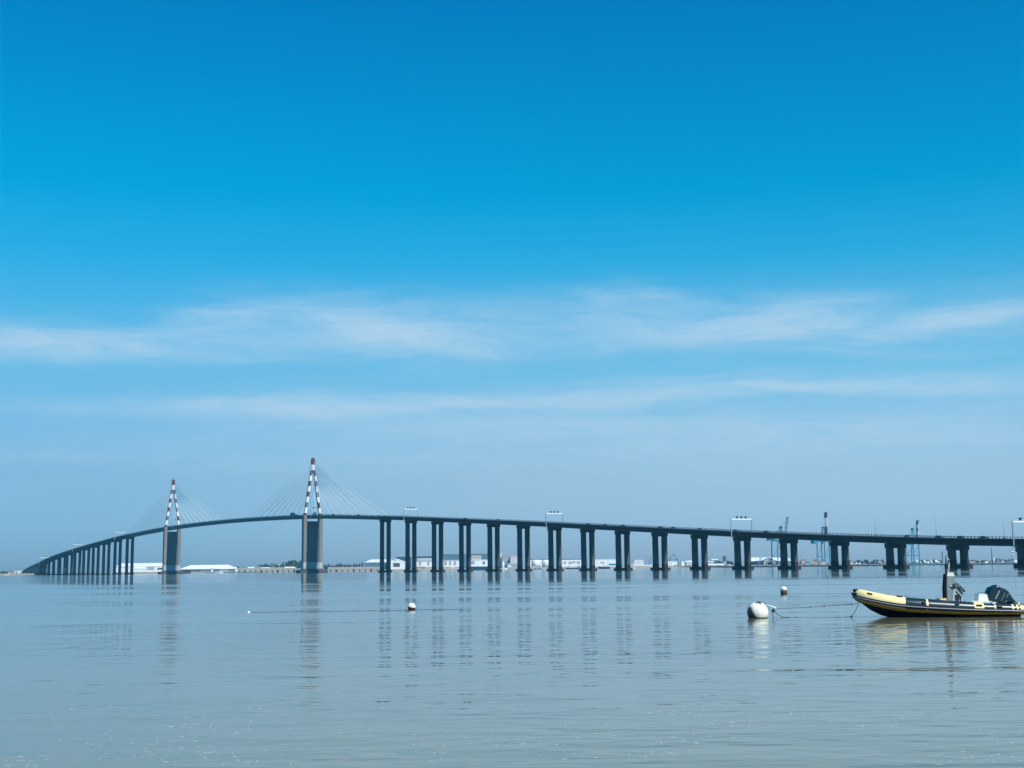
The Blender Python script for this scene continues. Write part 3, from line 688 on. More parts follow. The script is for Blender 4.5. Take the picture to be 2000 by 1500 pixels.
building('quay_block', 'low grey quay block below the boat shed with two gates', 'quay', 812, 845, 1107.0, 1107.9, 2440, 20, M_quay, M_quay, 'flat', [(832, 835, 1104.5, 1109, M_wallwhite, 'panel'), (837.5, 840, 1104.5, 1109, M_wallwhite, 'panel'), (825, 829, 1110.4, 1112.6, M_pile, 'fender')], base_z=-1)
building('barge', 'dark blue barge lying between the fourth and fifth pier pair', 'barge', 920, 952, 1106.2, 1107.4, 2400, 12, M_hull, M_hullteal, 'flat', base_z=-1)
boat('sailing_boat', 'white upright boat on the slip between the fifth and sixth pier pair', 'boat', 985, 2400, 10, M_white, True, 3.2, mast=9)
t = empty('sail', 'white furled sail cone standing beside the slip between the fifth and sixth pier pair', 'sail', (wx(983, 2420), 2420, 0), 0)
q = MB(); q.lathe([(2.2, 0), (2.4, 4), (2.0, 10), (.3, 15.6)], 12); q.build('sail', M_white, t)
building('slip_shed', 'low grey slip shed just left of the sixth pier pair', 'shed', 990, 1012, 1100.4, 1103, 2470, 20, M_cladgrey, M_cladgrey, 'long', [(993, 998, 1103.5, 1108, M_wallwhite, 'door')])
# tanks
for px, l in ((1047, 'white storage tank left one of two on the quay behind the sixth pier pair'), (1067, 'white storage tank right one of two on the quay behind the sixth pier pair')):
    Y = 2560; t = empty('storage_tank', l, 'tank', (wx(px, Y), Y, GZ - .6), 0, 'white tanks on the quay'); h = wz(px, 1093.4, Y) - GZ + .6; r = 8.6
    q = MB(); q.lathe([(r, 0), (r, h - 1.5), (r * .9, h - .4)], 28); q.build('tank_shell', M_wallwhite, t)
    q = MB(); q.lathe([(r * .9, h - .396), (r * .5, h), (.1, h + .2)], 28); q.build('roof', M_roofwhite, t)
building('canopy', 'long thin dark roofline behind the two white storage tanks', 'hall', 1035, 1072, 1092, 1093, 2620, 20, M_wallwhite, M_clad_dark, 'flat')
building('workshop', 'pale workshop with a row of slanted dark windows right of the tanks', 'workshop', 1097, 1137, 1091.8, 1092.8, 2580, 40, M_wallwhite, M_clad_dark, 'flat', [(1111, 1117, 1097, 1101, M_cladgrey, 'window'), (1118, 1124, 1096, 1100, M_cladgrey, 'window'), (1126.5, 1133, 1096, 1101, M_cladgrey, 'window'), (1103, 1105, 1096, 1101, M_opening, 'door'), (1099, 1100.4, 1098, 1101, M_opening, 'door')])
building('workshop', 'white panelled workshop with a blue strip at its right foot', 'workshop', 1160, 1204, 1092.2, 1093.0, 2580, 40, M_wallwhite, M_roofwhite, 'flat', [(1189, 1204, 1100.8, 1104, M_craneblue, 'band'), (1173, 1181, 1098.6, 1100, M_opening, 'window')])
boat('tug_boat', 'dark blue tug lying below the white panelled workshop', 'tug', 1180, 2420, 21, M_hull, True, 3.6, rz=math.pi)
boat('work_boat', 'dark work boat with grey deckhouse under the slanted-window workshop', 'boat', 1118, 2420, 24, M_hull, True, 2.4)
boat('work_boat', 'small grey work boat below the two white storage tanks', 'boat', 1050, 2430, 14, M_cladblue, True, 2.0)
building('store', 'white stepped store with a grid front left of the thin crane jib', 'store', 1239, 1257, 1093.6, 1094.4, 2580, 30, M_wallwhite, M_roofwhite, 'flat', [(1241, 1255, 1097, 1097.8, M_cladgrey, 'band'), (1241, 1255, 1099.6, 1100.2, M_cladgrey, 'band')])
building('store', 'low pale store between the white stepped store and the ninth pier pair', 'store', 1228, 1239, 1098.2, 1099, 2570, 20, M_cladgrey, M_cladgrey, 'flat')
building('store', 'long low white store along the quay below the thin crane jib', 'store', 1236, 1276, 1103.0, 1103.8, 2545, 8, M_wallwhite, M_roofwhite, 'flat')
building('store', 'low white store under the blue twin-arched jib frame', 'store', 1304, 1323, 1096, 1097, 2580, 20, M_wallwhite, M_roofwhite, 'flat')
building('store', 'white square store right of the blue twin-arched jib frame', 'store', 1331, 1337, 1096, 1097, 2580, 20, M_wallwhite, M_roofwhite, 'flat')
building('store', 'white gabled store next to the tenth pier pair', 'store', 1341, 1354, 1095, 1098, 2580, 20, M_pinkish, M_roofwhite, 'long')
building('store', 'white low-roofed store left of the dark silo', 'store', 1383, 1395, 1095.6, 1097.4, 2580, 20, M_cladgrey, M_roofwhite, 'long')
building('store', 'bright white roofed store behind the trees left of the dark silo', 'store', 1391, 1403, 1092, 1094, 2640, 20, M_cladblue, M_roofwhite, 'long')
building('store', 'long low white store along the quay in front of the dark silo', 'store', 1382, 1414, 1101, 1103, 2560, 8, M_wallwhite, M_roofwhite, 'long')
building('silo', 'dark square silo tower left of the big gabled hall', 'silo', 1413, 1418.6, 1086.4, 1087, 2600, 6, M_clad_dark, M_clad_dark, 'flat', [(1412.9, 1414.4, 1096, 1103, M_brick, 'panel'), (1415.2, 1416.6, 1096, 1103, M_wallwhite, 'panel'), (1417.2, 1418.6, 1096, 1103, M_brick, 'panel')])
building('hall', 'broad hall with long white roof left of the leftmost blue crane', 'hall', 1464, 1545, 1088.2, 1095.8, 2620, 60, M_cladblue, M_roofwhite, 'long', [(1468, 1476, 1097, 1103, M_opening, 'door'), (1481, 1488, 1097, 1103, M_cladgrey, 'door')])
building('hall', 'grey gable front with red stacks below the long white roof', 'hall', 1492, 1515, 1089, 1094.6, 2600, 15, M_cladgrey, M_cladgrey, 'front', [(1496, 1511, 1096.5, 1103, M_cladblue, 'gate'), (1500, 1508, 1099, 1103, M_brick, 'panel')])
# containers and town right
cols = [M_cladblue, M_clad_dark, M_brick, M_cladgrey, M_beige, M_hullteal, M_white, M_pinkish]
cname = {id(M_cladblue): 'blue-grey', id(M_clad_dark): 'dark', id(M_brick): 'rust-red', id(M_cladgrey): 'grey', id(M_beige): 'beige', id(M_hullteal): 'teal', id(M_white): 'white', id(M_pinkish): 'pale pink'}
rnd = random.Random(3)
def container_row(x0, x1, Y, maxh, where, step):
    x = x0; k = 0
    while x < x1:
        w = rnd.uniform(.75, 1.25) * step; n = rnd.randint(1, maxh)
        cs = rnd.choice(cols[:6])
        t = empty('container_stack', f'{cname[id(cs)]} container stack {("one","two","three","four","five")[n-1]} high, {("first","second","third","fourth","fifth","sixth","seventh","eighth","ninth")[min(k,8)]} {where}', 'containers', (wx(x + w / 2, Y), Y + rnd.uniform(-4, 4), GZ - .6), 0, 'container stacks on the quay')
        L = wx(x + w * .95, Y) - wx(x, Y)
        for j in range(n):
            q = MB(); q.box((0, 0, 2.59 * j + 1.29), (L, 2.44, 2.58)); q.build('container', cs if rnd.random() < .6 else rnd.choice(cols[:6]), t)
        x += w; k += 1
container_row(1558.5, 1608, 2575, 4, 'from the left beside the tallest crane', 7.5)
def town(x0, x1, n, Y, where, dark=.5):
    for k in range(n):
        x = x0 + (x1 - x0) * (k + rnd.uniform(.1, .6)) / n; w = (x1 - x0) / n * rnd.uniform(.6, 1.0)
        yy = hor(x) - rnd.uniform(4.5, 9.5); c = rnd.choice([M_cladgrey, M_beige, M_brick, M_pinkish, M_cladblue, M_wallwhite]); r = rnd.choice([M_tile, M_clad_dark, M_cladgrey])
        nmc = {id(M_cladgrey): 'grey', id(M_beige): 'beige', id(M_brick): 'brick-red', id(M_pinkish): 'pale', id(M_cladblue): 'blue-grey', id(M_wallwhite): 'white'}[id(c)]
        nmr = {id(M_tile): 'brown-roofed', id(M_clad_dark): 'dark-roofed', id(M_cladgrey): 'grey-roofed'}[id(r)]
        t = building('town_house', f'{nmc} {nmr} town block, {("first","second","third","fourth","fifth","sixth","seventh","eighth","ninth","tenth","eleventh","twelfth")[k]} from the left {where}', 'house', x, x + w, yy, yy + 2.0, Y + rnd.uniform(0, 40), 12, c, r, rnd.choice(['long', 'flat', 'front']), group='town blocks on the far shore')
town(1658, 1730, 12, 2680, 'left of the boat')
town(1890, 1988, 12, 2700, 'over the boat engine')
town(1562, 1606, 6, 2760, 'behind the container stacks')
# white tanks and boats below the lowest striped crane
for k, px in enumerate((1779, 1784, 1790, 1797, 1806, 1812, 1819, 1828, 1833)):
    Y = 2600; t = empty('storage_tank', f'small {("white","pale pink","white","pale pink","white","white","pale","white","pale")[k]} tank, {("first","second","third","fourth","fifth","sixth","seventh","eighth","ninth")[k]} from the left by the lowest striped crane', 'tank', (wx(px, Y), Y, GZ - .6), 0, 'small tanks by the lowest crane')
    h = 3.2 + (k * 37 % 5) * .7; q = MB(); q.lathe([(2.6, 0), (2.6, h)], 16); q.build('tank_shell', M_pinkish if k in (1, 3, 6, 8) else M_white, t)
    q = MB(); q.lathe([(2.6, h + .003), (1.4, h + .8), (.1, h + 1.0)], 16); q.build('roof', M_white, t)
building('pontoon', 'pale teal pontoon below the small tanks', 'pontoon', 1768, 1836, 1103.4, 1104.0, 2500, 10, M_hullteal, M_hullteal, 'flat', base_z=-.5)
building('silo', 'dark slim pole next to the pier pair above the boat console', 'silo', 1841.2, 1842.2, 1078, 1079, 2660, 2.5, M_clad_dark, M_clad_dark, 'flat')  # a slim pole, drawn as a narrow box
def chimney(px, ytop, Y, r, M, label, bandm=None, name='chimney'):
    t = empty(name, label, 'chimney', (wx(px, Y), Y, GZ - .6)); h = wz(px, ytop, Y) - GZ + .6
    q = MB(); q.lathe([(r, 0), (r * .75, h)], 14); q.build('shaft', M, t)
    q = MB(); q.lathe([(r * .9, h + .003), (r * .9, h + 1.2)], 14); q.build('rim', bandm or M, t)
    for k in range(3):
        if bandm: q = MB(); z = h * (.25 + .25 * k); q.lathe([(r * 1.03, z), (r * .98, z + h * .11)], 14); q.build('band', bandm, t)
chimney(1938, 1071, 2700, 1.1, M_clad_dark, 'dark slim chimney between the last two pier pairs over the boat engine')
chimney(1942, 1090, 2690, 1.6, M_white, 'short white chimney right of the dark slim chimney')
chimney(1979, 1075, 2700, 1.6, M_white, 'white and red banded upright at the last pier pair', M_brick)  # white upright with red bands beside the last pier
building('plant_block', 'grey-green boxy plant right of the dark slim chimney', 'plant', 1946, 1954, 1091, 1092, 2690, 14, M_cladblue, M_clad_dark, 'flat')

# --- small things along the quays
ORDN = ('first', 'second', 'third', 'fourth', 'fifth', 'sixth', 'seventh', 'eighth', 'ninth', 'tenth', 'eleventh', 'twelfth', 'thirteenth', 'fourteenth')
rv = random.Random(21)
for k, px in enumerate((861, 905, 934, 1004, 1044, 1105, 1131, 1175, 1233, 1262, 1319, 1347, 1395, 1426)):
    Y = 2512 if px < 1100 else 2555; pn = rv.choice(['white', 'white', 'grey', 'blue'])
    t = empty('parked_van', f'{pn} van on the far quay, {ORDN[k]} from the left between the piers', 'van', (wx(px, Y), Y, GZ - .5), rv.choice((0, math.pi)), 'vans parked on the far quay')
    q = MB(); q.loft([[(x, y, z) for x, z in ((-2.7, .4), (2.7, .4), (2.75, 1.3), (2.0, 1.5), (1.4, 2.4), (-2.7, 2.45))] for y in (-1, 1)]); q.build('body', PAINTS[pn], t)
    q = MB(); q.box((1.25, 0, 1.9), (1.0, 2.02, .6)); q.build('window', M_glass, t)
    for x in (-1.8, 1.7):
        for y in (-.92, .92): q = MB(); q.tube([(x, y - .12, .36), (x, y + .12, .36)], .36, 10); q.build('wheel', M_tyre, t)
for k, px in enumerate((868, 930, 1001, 1062, 1112, 1168, 1187, 1248, 1272, 1312, 1338, 1404, 1478, 1520)):
    Y = 2528 if px < 1160 else 2565; h = rv.uniform(13, 19)
    t = empty('quay_lamp_post', f'thin pale lamp post on the far quay, {ORDN[k]} from the left between the piers', 'lamp post', (wx(px, Y), Y, GZ - .5), 0, 'lamp posts on the far quay')
    q = MB(); q.tube([(0, 0, 0), (0, 0, h)], [.28, .16], 6); q.build('pole', M_post, t)
    q = MB(); q.box((0, 0, h + .15), (2.6, .5, .3)); q.build('lamp', M_post, t)
for k, px in enumerate((838, 903, 975, 1012, 1068, 1124, 1156, 1196, 1236, 1296)):
    boat('moored_boat', f'{"white" if k % 3 else "dark"} small boat moored before the far quay, {ORDN[k]} from the left', 'boat', px, 2440 + rv.uniform(0, 20), rv.uniform(8, 14), M_white if k % 3 else M_hull, True, rv.uniform(1.0, 1.7), mast=(9 if k % 4 == 1 else 0), group='small boats before the far quay')

# --- trees
def tree(px, ytop, wpx, Y, label, kind='round', group='trees along the far bank', n=None):
    rr = random.Random(int(px * 13)); base = GZ - .8
    h = wz(px, ytop, Y) - base; w = wpx * Y / F * (1.35 if kind == 'round' else 1)
    t = empty('poplar_tree' if kind == 'poplar' else 'tree', label, 'tree', (wx(px, Y), Y, base), 0, group)
    q = MB(); q.tube([(0, 0, -.2), (.1, 0, h * .3), (.05, .1, h * .75)], [.45, .32, .08], 7)
    for k in range(5):
        a = rr.uniform(0, 6.28); z = h * rr.uniform(.25, .55); q.tube([(0, 0, z), (math.cos(a) * w * .3, math.sin(a) * w * .3, z + h * .22)], [.18, .05], 5)
    q.build('trunk', M_bark, t)
    c = MB(); cl = []
    nc = 16 if kind == 'round' else 12
    for k in range(nc):
        if kind == 'poplar': cl.append((Vector((rr.uniform(-.18, .18) * w, rr.uniform(-.18, .18) * w, h * (.18 + .76 * k / nc))), w * .34 * (1.05 - .75 * k / nc) + .3))
        else:
            a = rr.uniform(0, 6.28); rad = rr.uniform(.05, .36) * w; z = rr.uniform(.3, .84)
            cl.append((Vector((math.cos(a) * rad * (1.25 - .6 * z), math.sin(a) * rad, h * z)), w * rr.uniform(.14, .24)))
    for cc, r in cl:
        for k in range(n or 46):
            d = Vector((rr.gauss(0, 1), rr.gauss(0, 1), rr.gauss(0, 1))).normalized() * r * rr.uniform(.6, 1.08); d.z *= .85
            s = rr.uniform(.6, 1.5) * (1 if h > 9 else .8); p = cc + d
            u = Vector((rr.gauss(0, 1), rr.gauss(0, 1), rr.gauss(0, 1))).normalized(); v = u.cross(d).normalized() * s; u = v.cross(d).normalized() * s * .8
            c.add([p - v - u * .4, p + u, p + v - u * .3, p - u * .9], [(0, 1, 2, 3)])
    c.build('crown', rr.choice(M_leaf), t)
ORD = ('first', 'second', 'third', 'fourth', 'fifth', 'sixth', 'seventh', 'eighth', 'ninth', 'tenth', 'eleventh', 'twelfth', 'thirteenth')
TL = [(506, 1103.5, 8), (512, 1102, 9), (519, 1101, 10), (526, 1103, 8), (534, 1100, 10), (542, 1103, 9), (550, 1101, 9), (557, 1097.5, 12), (565, 1094, 13), (572, 1092, 14), (580, 1094, 12), (588, 1093.5, 13), (596, 1095, 12)]
for k, (px, yt, w) in enumerate(TL):
    size = 'tall' if yt < 1098 else 'low'
    tree(px, yt, w, 2560 + 9 * (k % 3), f'{size} bushy tree, {ORD[k]} from the left in the row left of the taller pylon', group='trees left of the taller pylon')
TR = [(636, 1102.5, 9), (643, 1101.5, 9), (650, 1104, 8), (659, 1100.8, 10), (667, 1100.3, 11), (675, 1102, 9), (682, 1101, 8), (692, 1100.6, 7), (698, 1100.4, 7)]
for k, (px, yt, w) in enumerate(TR):
    tree(px, yt, w, 2560 + 9 * (k % 3), f'low bushy tree, {ORD[k]} in the row going right from the taller pylon', group='trees right of the taller pylon')
tree(702.5, 1100, 3.4, 2540, 'narrow poplar, shorter one of two left of the white hip-roofed hangar', 'poplar', 'poplars by the hangar')
tree(707.6, 1097.6, 4.6, 2540, 'narrow poplar, taller one touching the white hip-roofed hangar', 'poplar', 'poplars by the hangar')
for k, (px, yt, w) in enumerate([(459, 1109, 6), (466, 1105.5, 8), (475, 1107, 7), (488, 1106, 8)]):
    tree(px, yt, w, 2600, f'small far tree behind the lighthouse and houses, {ORD[k]} from the left', group='small trees behind the lighthouse')
for k, (px, yt, w) in enumerate([(2, 1117, 6), (7, 1116, 6), (12, 1115.6, 5)]):
    tree(px, yt, w, 2640, f'dark shore tree at the far left edge, {ORD[k]} from the left', group='trees at the far left shore')
for k, (px, yt, w) in enumerate([(1389, 1096, 7), (1398, 1096.5, 8), (1406, 1095, 8), (1424, 1094.5, 8), (1430, 1096, 7)]):
    tree(px, yt, w, 2600, f'dark tree by the square silo, {ORD[k]} from the left', group='trees round the silo')
for k, (px, yt, w) in enumerate([(1662, 1094.5, 8), (1677, 1093.5, 8), (1692, 1092.5, 9), (1711, 1092.8, 9), (1724, 1093.5, 8)]):
    tree(px, yt, w, 2720, f'dark tree among the town blocks left of the boat, {ORD[k]} from the left', group='trees in the town')
for k, (px, yt, w) in enumerate([(1800, 1094, 9), (1811, 1093.5, 10), (1826, 1093, 11), (1835, 1094, 9)]):
    tree(px, yt, w, 2700, f'dark tree behind the small tanks, {ORD[k]} from the left', group='trees behind the tanks')
for k, (px, yt, w) in enumerate([(1896, 1095.5, 9), (1908, 1096, 9), (1922, 1095, 9), (1960, 1095, 9), (1971, 1095.5, 9)]):
    tree(px, yt, w, 2730, f'dark tree in the town over the boat engine, {ORD[k]} from the left', group='trees over the boat engine')

# --- cranes
def crane(px, Y, label, rz, boom_m, gauge=18, legh=46, boomlen=54, back=34, lean=84, heavy=True):
    t = empty('dock_crane', label, 'crane', (wx(px, Y), Y, GZ), rz, 'big blue cranes on the quay')
    for x in (0, gauge):
        for y in (-8, 8):
            q = MB(); q.bar((x - (2.0 if x == 0 else -1.2), y, 1.5), (x, y, legh), 1.5); q.build('leg', M_craneblue, t)
        q = MB(); q.bar((x, -10, .8), (x, 10, .8), 1.6, 1.4); q.build('bogie', M_cranedark, t)
        q = MB(); q.bar((x, -8, legh), (x, 8, legh), 1.4); q.build('cross_girder', M_craneblue, t)
    for y in (-8, 8):
        q = MB(); q.bar((-1.4, y, 15), (gauge + .8, y, 15), 1.6); q.build('portal_beam', M_craneblue, t)
        q = MB(); q.bar((0, y, 16), (gauge, y, legh - 9), .7); q.build('brace', M_craneblue, t)
    q = MB()
    for y in (-2.6, 2.6): q.bar((-back, y, legh + 1.4), (gauge + 4, y, legh + 1.4), 1.1, 2.0)
    for k in range(6): q.bar((-back + k * (back + gauge) / 5, -2.6, legh + 1.4), (-back + k * (back + gauge) / 5, 2.6, legh + 1.4), .7)
    q.build('girder', M_craneblue, t)
    q = MB(); q.box((-back + 9, 0, legh - 1.6 if heavy else legh + 4), (15, 7, 6 if heavy else 4)); q.build('machinery_house', M_craneblue if heavy else M_cranedark, t)
    q = MB(); q.box((gauge - 6, 2.6, legh - 2.6), (3, 2.4, 3)); q.build('cab', M_cranedark, t)
    q = MB()
    for y in (-3, 3): q.bar((gauge - 2, y, legh + 2), (gauge - 6, y * .6, legh + 27), 1.1); q.bar((0, y, legh + 2), (gauge - 6, y * .6, legh + 27), .8)
    q.box((gauge - 6, 0, legh + 27), (3.4, 6, 2.6)); q.build('apex_frame', M_craneblue if heavy else M_cranedark, t)
    a = Vector((math.cos(R(lean)), 0, math.sin(R(lean)))); o = Vector((gauge + 4, 0, legh + 2))
    nseg = 6
    b = empty_part('boom', t)
    for k in range(nseg):
        q = MB()
        for y in (-2.2, 2.2): q.bar(o + a * (boomlen * k / nseg) + Vector((0, y, 0)), o + a * (boomlen * (k + 1) / nseg - .05) + Vector((0, y, 0)), 1.5 if heavy else .8, 1.9 if heavy else .9)
        if not heavy: q.bar(o + a * (boomlen * k / nseg) + Vector((0, -2.2, 0)), o + a * (boomlen * (k + 1) / nseg) + Vector((0, 2.2, 0)), .6)
        else: q.box(o + a * (boomlen * (k + .5) / nseg), (1.1, 4.2, boomlen / nseg * .98))
        q.build('boom_section', boom_m[k % len(boom_m)], b)
    q = MB(); q.box(o + a * (boomlen + .8) + Vector((1.4, 0, 0)), (4.6, 5, 1.2)); q.build('boom_tip', M_cranedark, b)
    for s in (.55, .9):
        q = MB(); q.bar((gauge - 6, 0, legh + 28), o + a * boomlen * s, .3); q.build('stay', M_cranedark, t)
    return t
def empty_part(name, parent):
    o = bpy.data.objects.new(name, None); COL.objects.link(o); o.parent = parent; return o
crane(1515, 2590, 'dockside crane with dark lattice boom raised, leftmost of three', R(35), [M_cranedark], 24, 46, 44, 20, 78, False)
crane(1605, 2590, 'dockside crane with thick red and white raised boom, tallest of three', R(50), [M_white, M_red, M_red, M_white, M_white, M_red], 18, 44, 54, 36, 86)
crane(1777, 2590, 'dockside crane with the lowest banded raised boom, rightmost of three', R(24), [M_white, M_cladgrey, M_white, M_cladgrey, M_white, M_redgrey], 17, 40, 40, 12, 86, True)
def jib(px, ytop, Y, label, dx):
    t = empty('mobile_crane', label, 'crane', (wx(px, Y), Y, GZ - .6), 0); h = wz(px, ytop, Y) - GZ
    q = MB(); q.box((0, 0, 1.3), (7, 4, 2.6)); q.build('carrier', M_cranedark, t)
    q = MB(); q.bar((0, 0, 2.6), (dx, 0, h), .9, .9); q.build('jib', M_cranedark, t)
jib(1267, 1087, 2585, 'thin dark jib crane on the quay left of the ninth pier pair', 4.0)
t = empty('jib_frame', 'blue twin-arched lifting frame on the quay right of the ninth pier pair', 'crane', (wx(1316, 2585), 2585, GZ - .6))
hz = wz(1316, 1082, 2585) - GZ + .6
for y in (-5, 5):
    q = MB(); q.tube([(-9, y, 0), (-7, y, hz * .6), (0, y * .3, hz)], .55, 6); q.build('arch', M_craneblue, t)
    q = MB(); q.tube([(8, y, 0), (7, y, hz * .6), (0, y * .3, hz)], .55, 6); q.build('arch', M_craneblue, t)
q = MB(); q.box((0, 0, hz * .52), (16, 3, 1.4)); q.build('crossbeam', M_craneblue, t)
q = MB(); q.bar((-9, 0, hz * .3), (-15, 0, hz * .93), .6); q.build('jib', M_cranedark, t)

# ------------------------------------------------------------------ the inflatable boat
M_tubegrey = mat('charcoal_tube_fabric', (.010, .027, .037), .30, var=.06, scale=1.5, spec=.4)
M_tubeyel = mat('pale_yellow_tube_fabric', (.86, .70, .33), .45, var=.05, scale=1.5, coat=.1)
M_tubeshade = mat('shaded_yellow_tube_fabric', (.38, .235, .04), .5, var=.14, scale=2.5)  # the tube's yellow with its underside shade put into the colour
M_strake = mat('black_rubber', (.012, .012, .016), .5, var=.05)
M_strakehighlight = mat('strake_highlight_grey', (.26, .25, .30), .4, var=.05)
M_hullnavy = mat('navy_gelcoat', (.012, .022, .045), .25, var=.05, coat=.4)
M_grp = mat('white_gelcoat', (.74, .74, .72), .3, var=.03, coat=.4)
M_grpgrey = mat('grey_console_gelcoat', (.20, .25, .27), .35, var=.06, scale=2, coat=.3)
M_grplight = mat('light_console_gelcoat', (.42, .47, .48), .35, var=.06, scale=2, coat=.3)
M_cowl = mat('engine_cowling_paint', (.004, .024, .038), .2, var=.05, scale=2, spec=.45)
M_steel = mat('stainless_steel', (.6, .62, .63), .22, metal=1.0, var=.03)
M_letter = mat('silver_lettering', (.62, .62, .66), .4, var=.03)
M_ropedk = mat('dark_rope', (.02, .035, .045), .8, scale=20)
M_ropeteal = mat('teal_rope', (.08, .42, .42), .7, scale=20)
M_ropewhite = mat('white_rope', (.75, .78, .78), .7, scale=20)

BO = Vector((wx(2000, 59.55), 59.55, 0.0))
boat_ = empty('inflatable_boat', 'rigid inflatable boat with yellow and charcoal tubes moored to the big white buoy', 'boat', BO, math.pi + R(-1.2))
# centre line of the port tube: distance forward of the stern cone, off-centre, height, radius
TC = [(-.10, .98, .215, .02), (.05, .98, .225, .075), (.30, .98, .255, .15), (.62, .985, .29, .215), (.70, .985, .295, .225), (1.2, .99, .315, .24), (2.0, 1.0, .34, .255), (3.0, 1.0, .385, .285), (3.7, 1.0, .425, .295), (4.7, .985, .49, .31),
      (5.3, .95, .535, .315), (5.9, .87, .60, .315), (6.4, .74, .69, .31), (6.8, .58, .785, .305), (7.1, .40, .87, .295), (7.28, .22, .93, .285), (7.36, .0, .955, .28)]
def tcen(x):
    for a, b in zip(TC[:-1], TC[1:]):
        if x <= b[0]:
            t = max(0, (x - a[0]) / (b[0] - a[0])); t = t
            return [a[k] + (b[k] - a[k]) * t for k in (1, 2, 3)]
    return list(TC[-1][1:])
marks = [-.10, .02, .12, .30, .5, .70, .78, .86, .98, 1.06, 1.2, 1.4, 1.6, 1.77, 1.83, 2.05, 2.28, 2.70, 3.0, 3.3, 3.6, 3.9, 4.2, 4.5, 4.68, 4.76, 5.0, 5.3, 5.62, 5.66, 5.9, 6.15, 6.4, 6.6, 6.8, 6.95, 7.1, 7.2, 7.28, 7.33, 7.36]
def upper_mat(x, th):
    if x >= 5.64: return 1
    if 4.68 <= x < 4.76 and th < 80: return 1
    if 2.28 <= x < 2.70 and 2 < th < 75: return 1
    if 1.77 <= x < 1.83 and th < 130: return 1
    if .98 <= x < 1.06 or .78 <= x < .86 or x < .70: return 1
    return 0
NS = 32
def tube_rings(side, xs):
    rings = []
    for i, x in enumerate(xs):
        y, z, r = tcen(x)
        y0, z0, _ = tcen(x - .06); y1, z1, _ = tcen(min(7.36, x + .06))
        tdir = Vector((min(7.36, x + .06) - (x - .06), y1 - y0, z1 - z0)).normalized()
        if x >= 7.359: tdir = Vector((0, -1, .0))
        outb = Vector((tdir.y * -1, tdir.x, 0)).normalized()
        up = tdir.cross(outb) * 1; up = up if up.z > 0 else -up
        rings.append([Vector((x, y, z)) + (outb * math.cos(a) + up * math.sin(a)) * r for a in [k * 2 * math.pi / NS for k in range(NS)]])
    if side < 0: rings = [[Vector((v.x, -v.y, v.z)) for v in rg] for rg in rings]
    return rings
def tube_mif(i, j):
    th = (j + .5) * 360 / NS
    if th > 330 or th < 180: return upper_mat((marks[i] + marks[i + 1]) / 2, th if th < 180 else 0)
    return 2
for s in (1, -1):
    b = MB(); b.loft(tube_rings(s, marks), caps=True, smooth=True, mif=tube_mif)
    tb = b.build('tube', [M_tubegrey, M_tubeyel, M_tubeshade], boat_)
    # rubbing strake on the outside
    sx = [x for x in marks if x >= .05]
    def strip(a0, a1, out, M, nm):
        rg = tube_rings(1, sx); q = MB(); rings = []
        for x, rr in zip(sx, rg):
            y, z, r = tcen(x); c = Vector((x, y, z)); k = rr[0] - c; k.normalize(); up = (rr[NS // 4] - c).normalized()
            def pt(deg, o): return c + (k * math.cos(R(deg)) + up * math.sin(R(deg))) * (r + o)
            rings.append([pt(a0, -.02), pt(a0, out), pt((a0 + a1) / 2, out * 1.25), pt(a1, out), pt(a1, -.02)])
        if s < 0: rings = [[Vector((v.x, -v.y, v.z)) for v in g] for g in rings]
        q.loft(rings, smooth=False); return q.build(nm, M, boat_)
    st = strip(-25, 4, .028, M_strake, 'rubbing_strake')
    ln = strip(-14, -6.5, .046, M_strakehighlight, 'strake_highlight'); ln.parent = st  # grey ridge strip: a highlight on the rubber put into the colour
    # lifting handles, valves
    for hx, ha, hl in ((2.49, 30, .22), (1.62, 22, .2), (3.45, 30, .14), (5.85, 72, .2), (7.06, 34, .17), (4.9, 25, .1)):
        y, z, r = tcen(hx); q = MB(); pts = []
        y0, z0, _ = tcen(hx - hl / 2); y1, z1, _ = tcen(hx + hl / 2)
        for f, o in ((-.5, .0), (-.42, .045), (-.15, .03), (.15, .03), (.42, .045), (.5, 0)):
            yy, zz, r_ = tcen(hx + f * hl)
            pts.append((hx + f * hl, s * (yy + math.cos(R(ha)) * (r_ + o)), zz + math.sin(R(ha)) * (r_ + o)))
        q.tube(pts, .034, 8); q.build('grab_handle', M_strake, boat_)
# bow nose cap and bow fitting
q = MB(); q.lathe([(.0, -.05), (.10, -.05), (.13, .02), (.10, .07), (.0, .08)], 16, c=(7.52, 0, 1.17)); q.build('bow_fairlead', M_strake, boat_)
q = MB(); q.tube([(7.40, .34, .98), (7.60, .16, 1.02), (7.655, 0, 1.03), (7.60, -.16, 1.02), (7.40, -.34, .98)], .07, 10); q.build('bow_bumper', M_strake, boat_)
# V hull
secs = []
for x, zk, yc, zc in ((.55, -.34, .86, .10), (1.5, -.34, .88, .11), (3.0, -.33, .88, .16), (4.5, -.28, .84, .24), (5.4, -.18, .74, .33), (6.0, -.05, .60, .42), (6.5, .10, .44, .52), (6.9, .31, .27, .60), (7.15, .50, .14, .68), (7.28, .62, .05, .74)):
    secs.append([(x, -yc, zc + .12), (x, -yc, zc), (x, -yc * .55, zk + (zc - zk) * .5), (x, 0, zk), (x, yc * .55, zk + (zc - zk) * .5), (x, yc, zc), (x, yc, zc + .12)])
q = MB(); q.loft(secs, smooth=False); q.build('hull', M_hullnavy, boat_)
q = MB(); q.add([(.6, -.82, .30), (.6, .82, .30), (4.5, .8, .42), (4.5, -.8, .42), (6.4, .5, .62), (6.4, -.5, .62)], [(0, 3, 2, 1), (3, 5, 4, 2)]); q.build('floor', M_grpgrey, boat_)
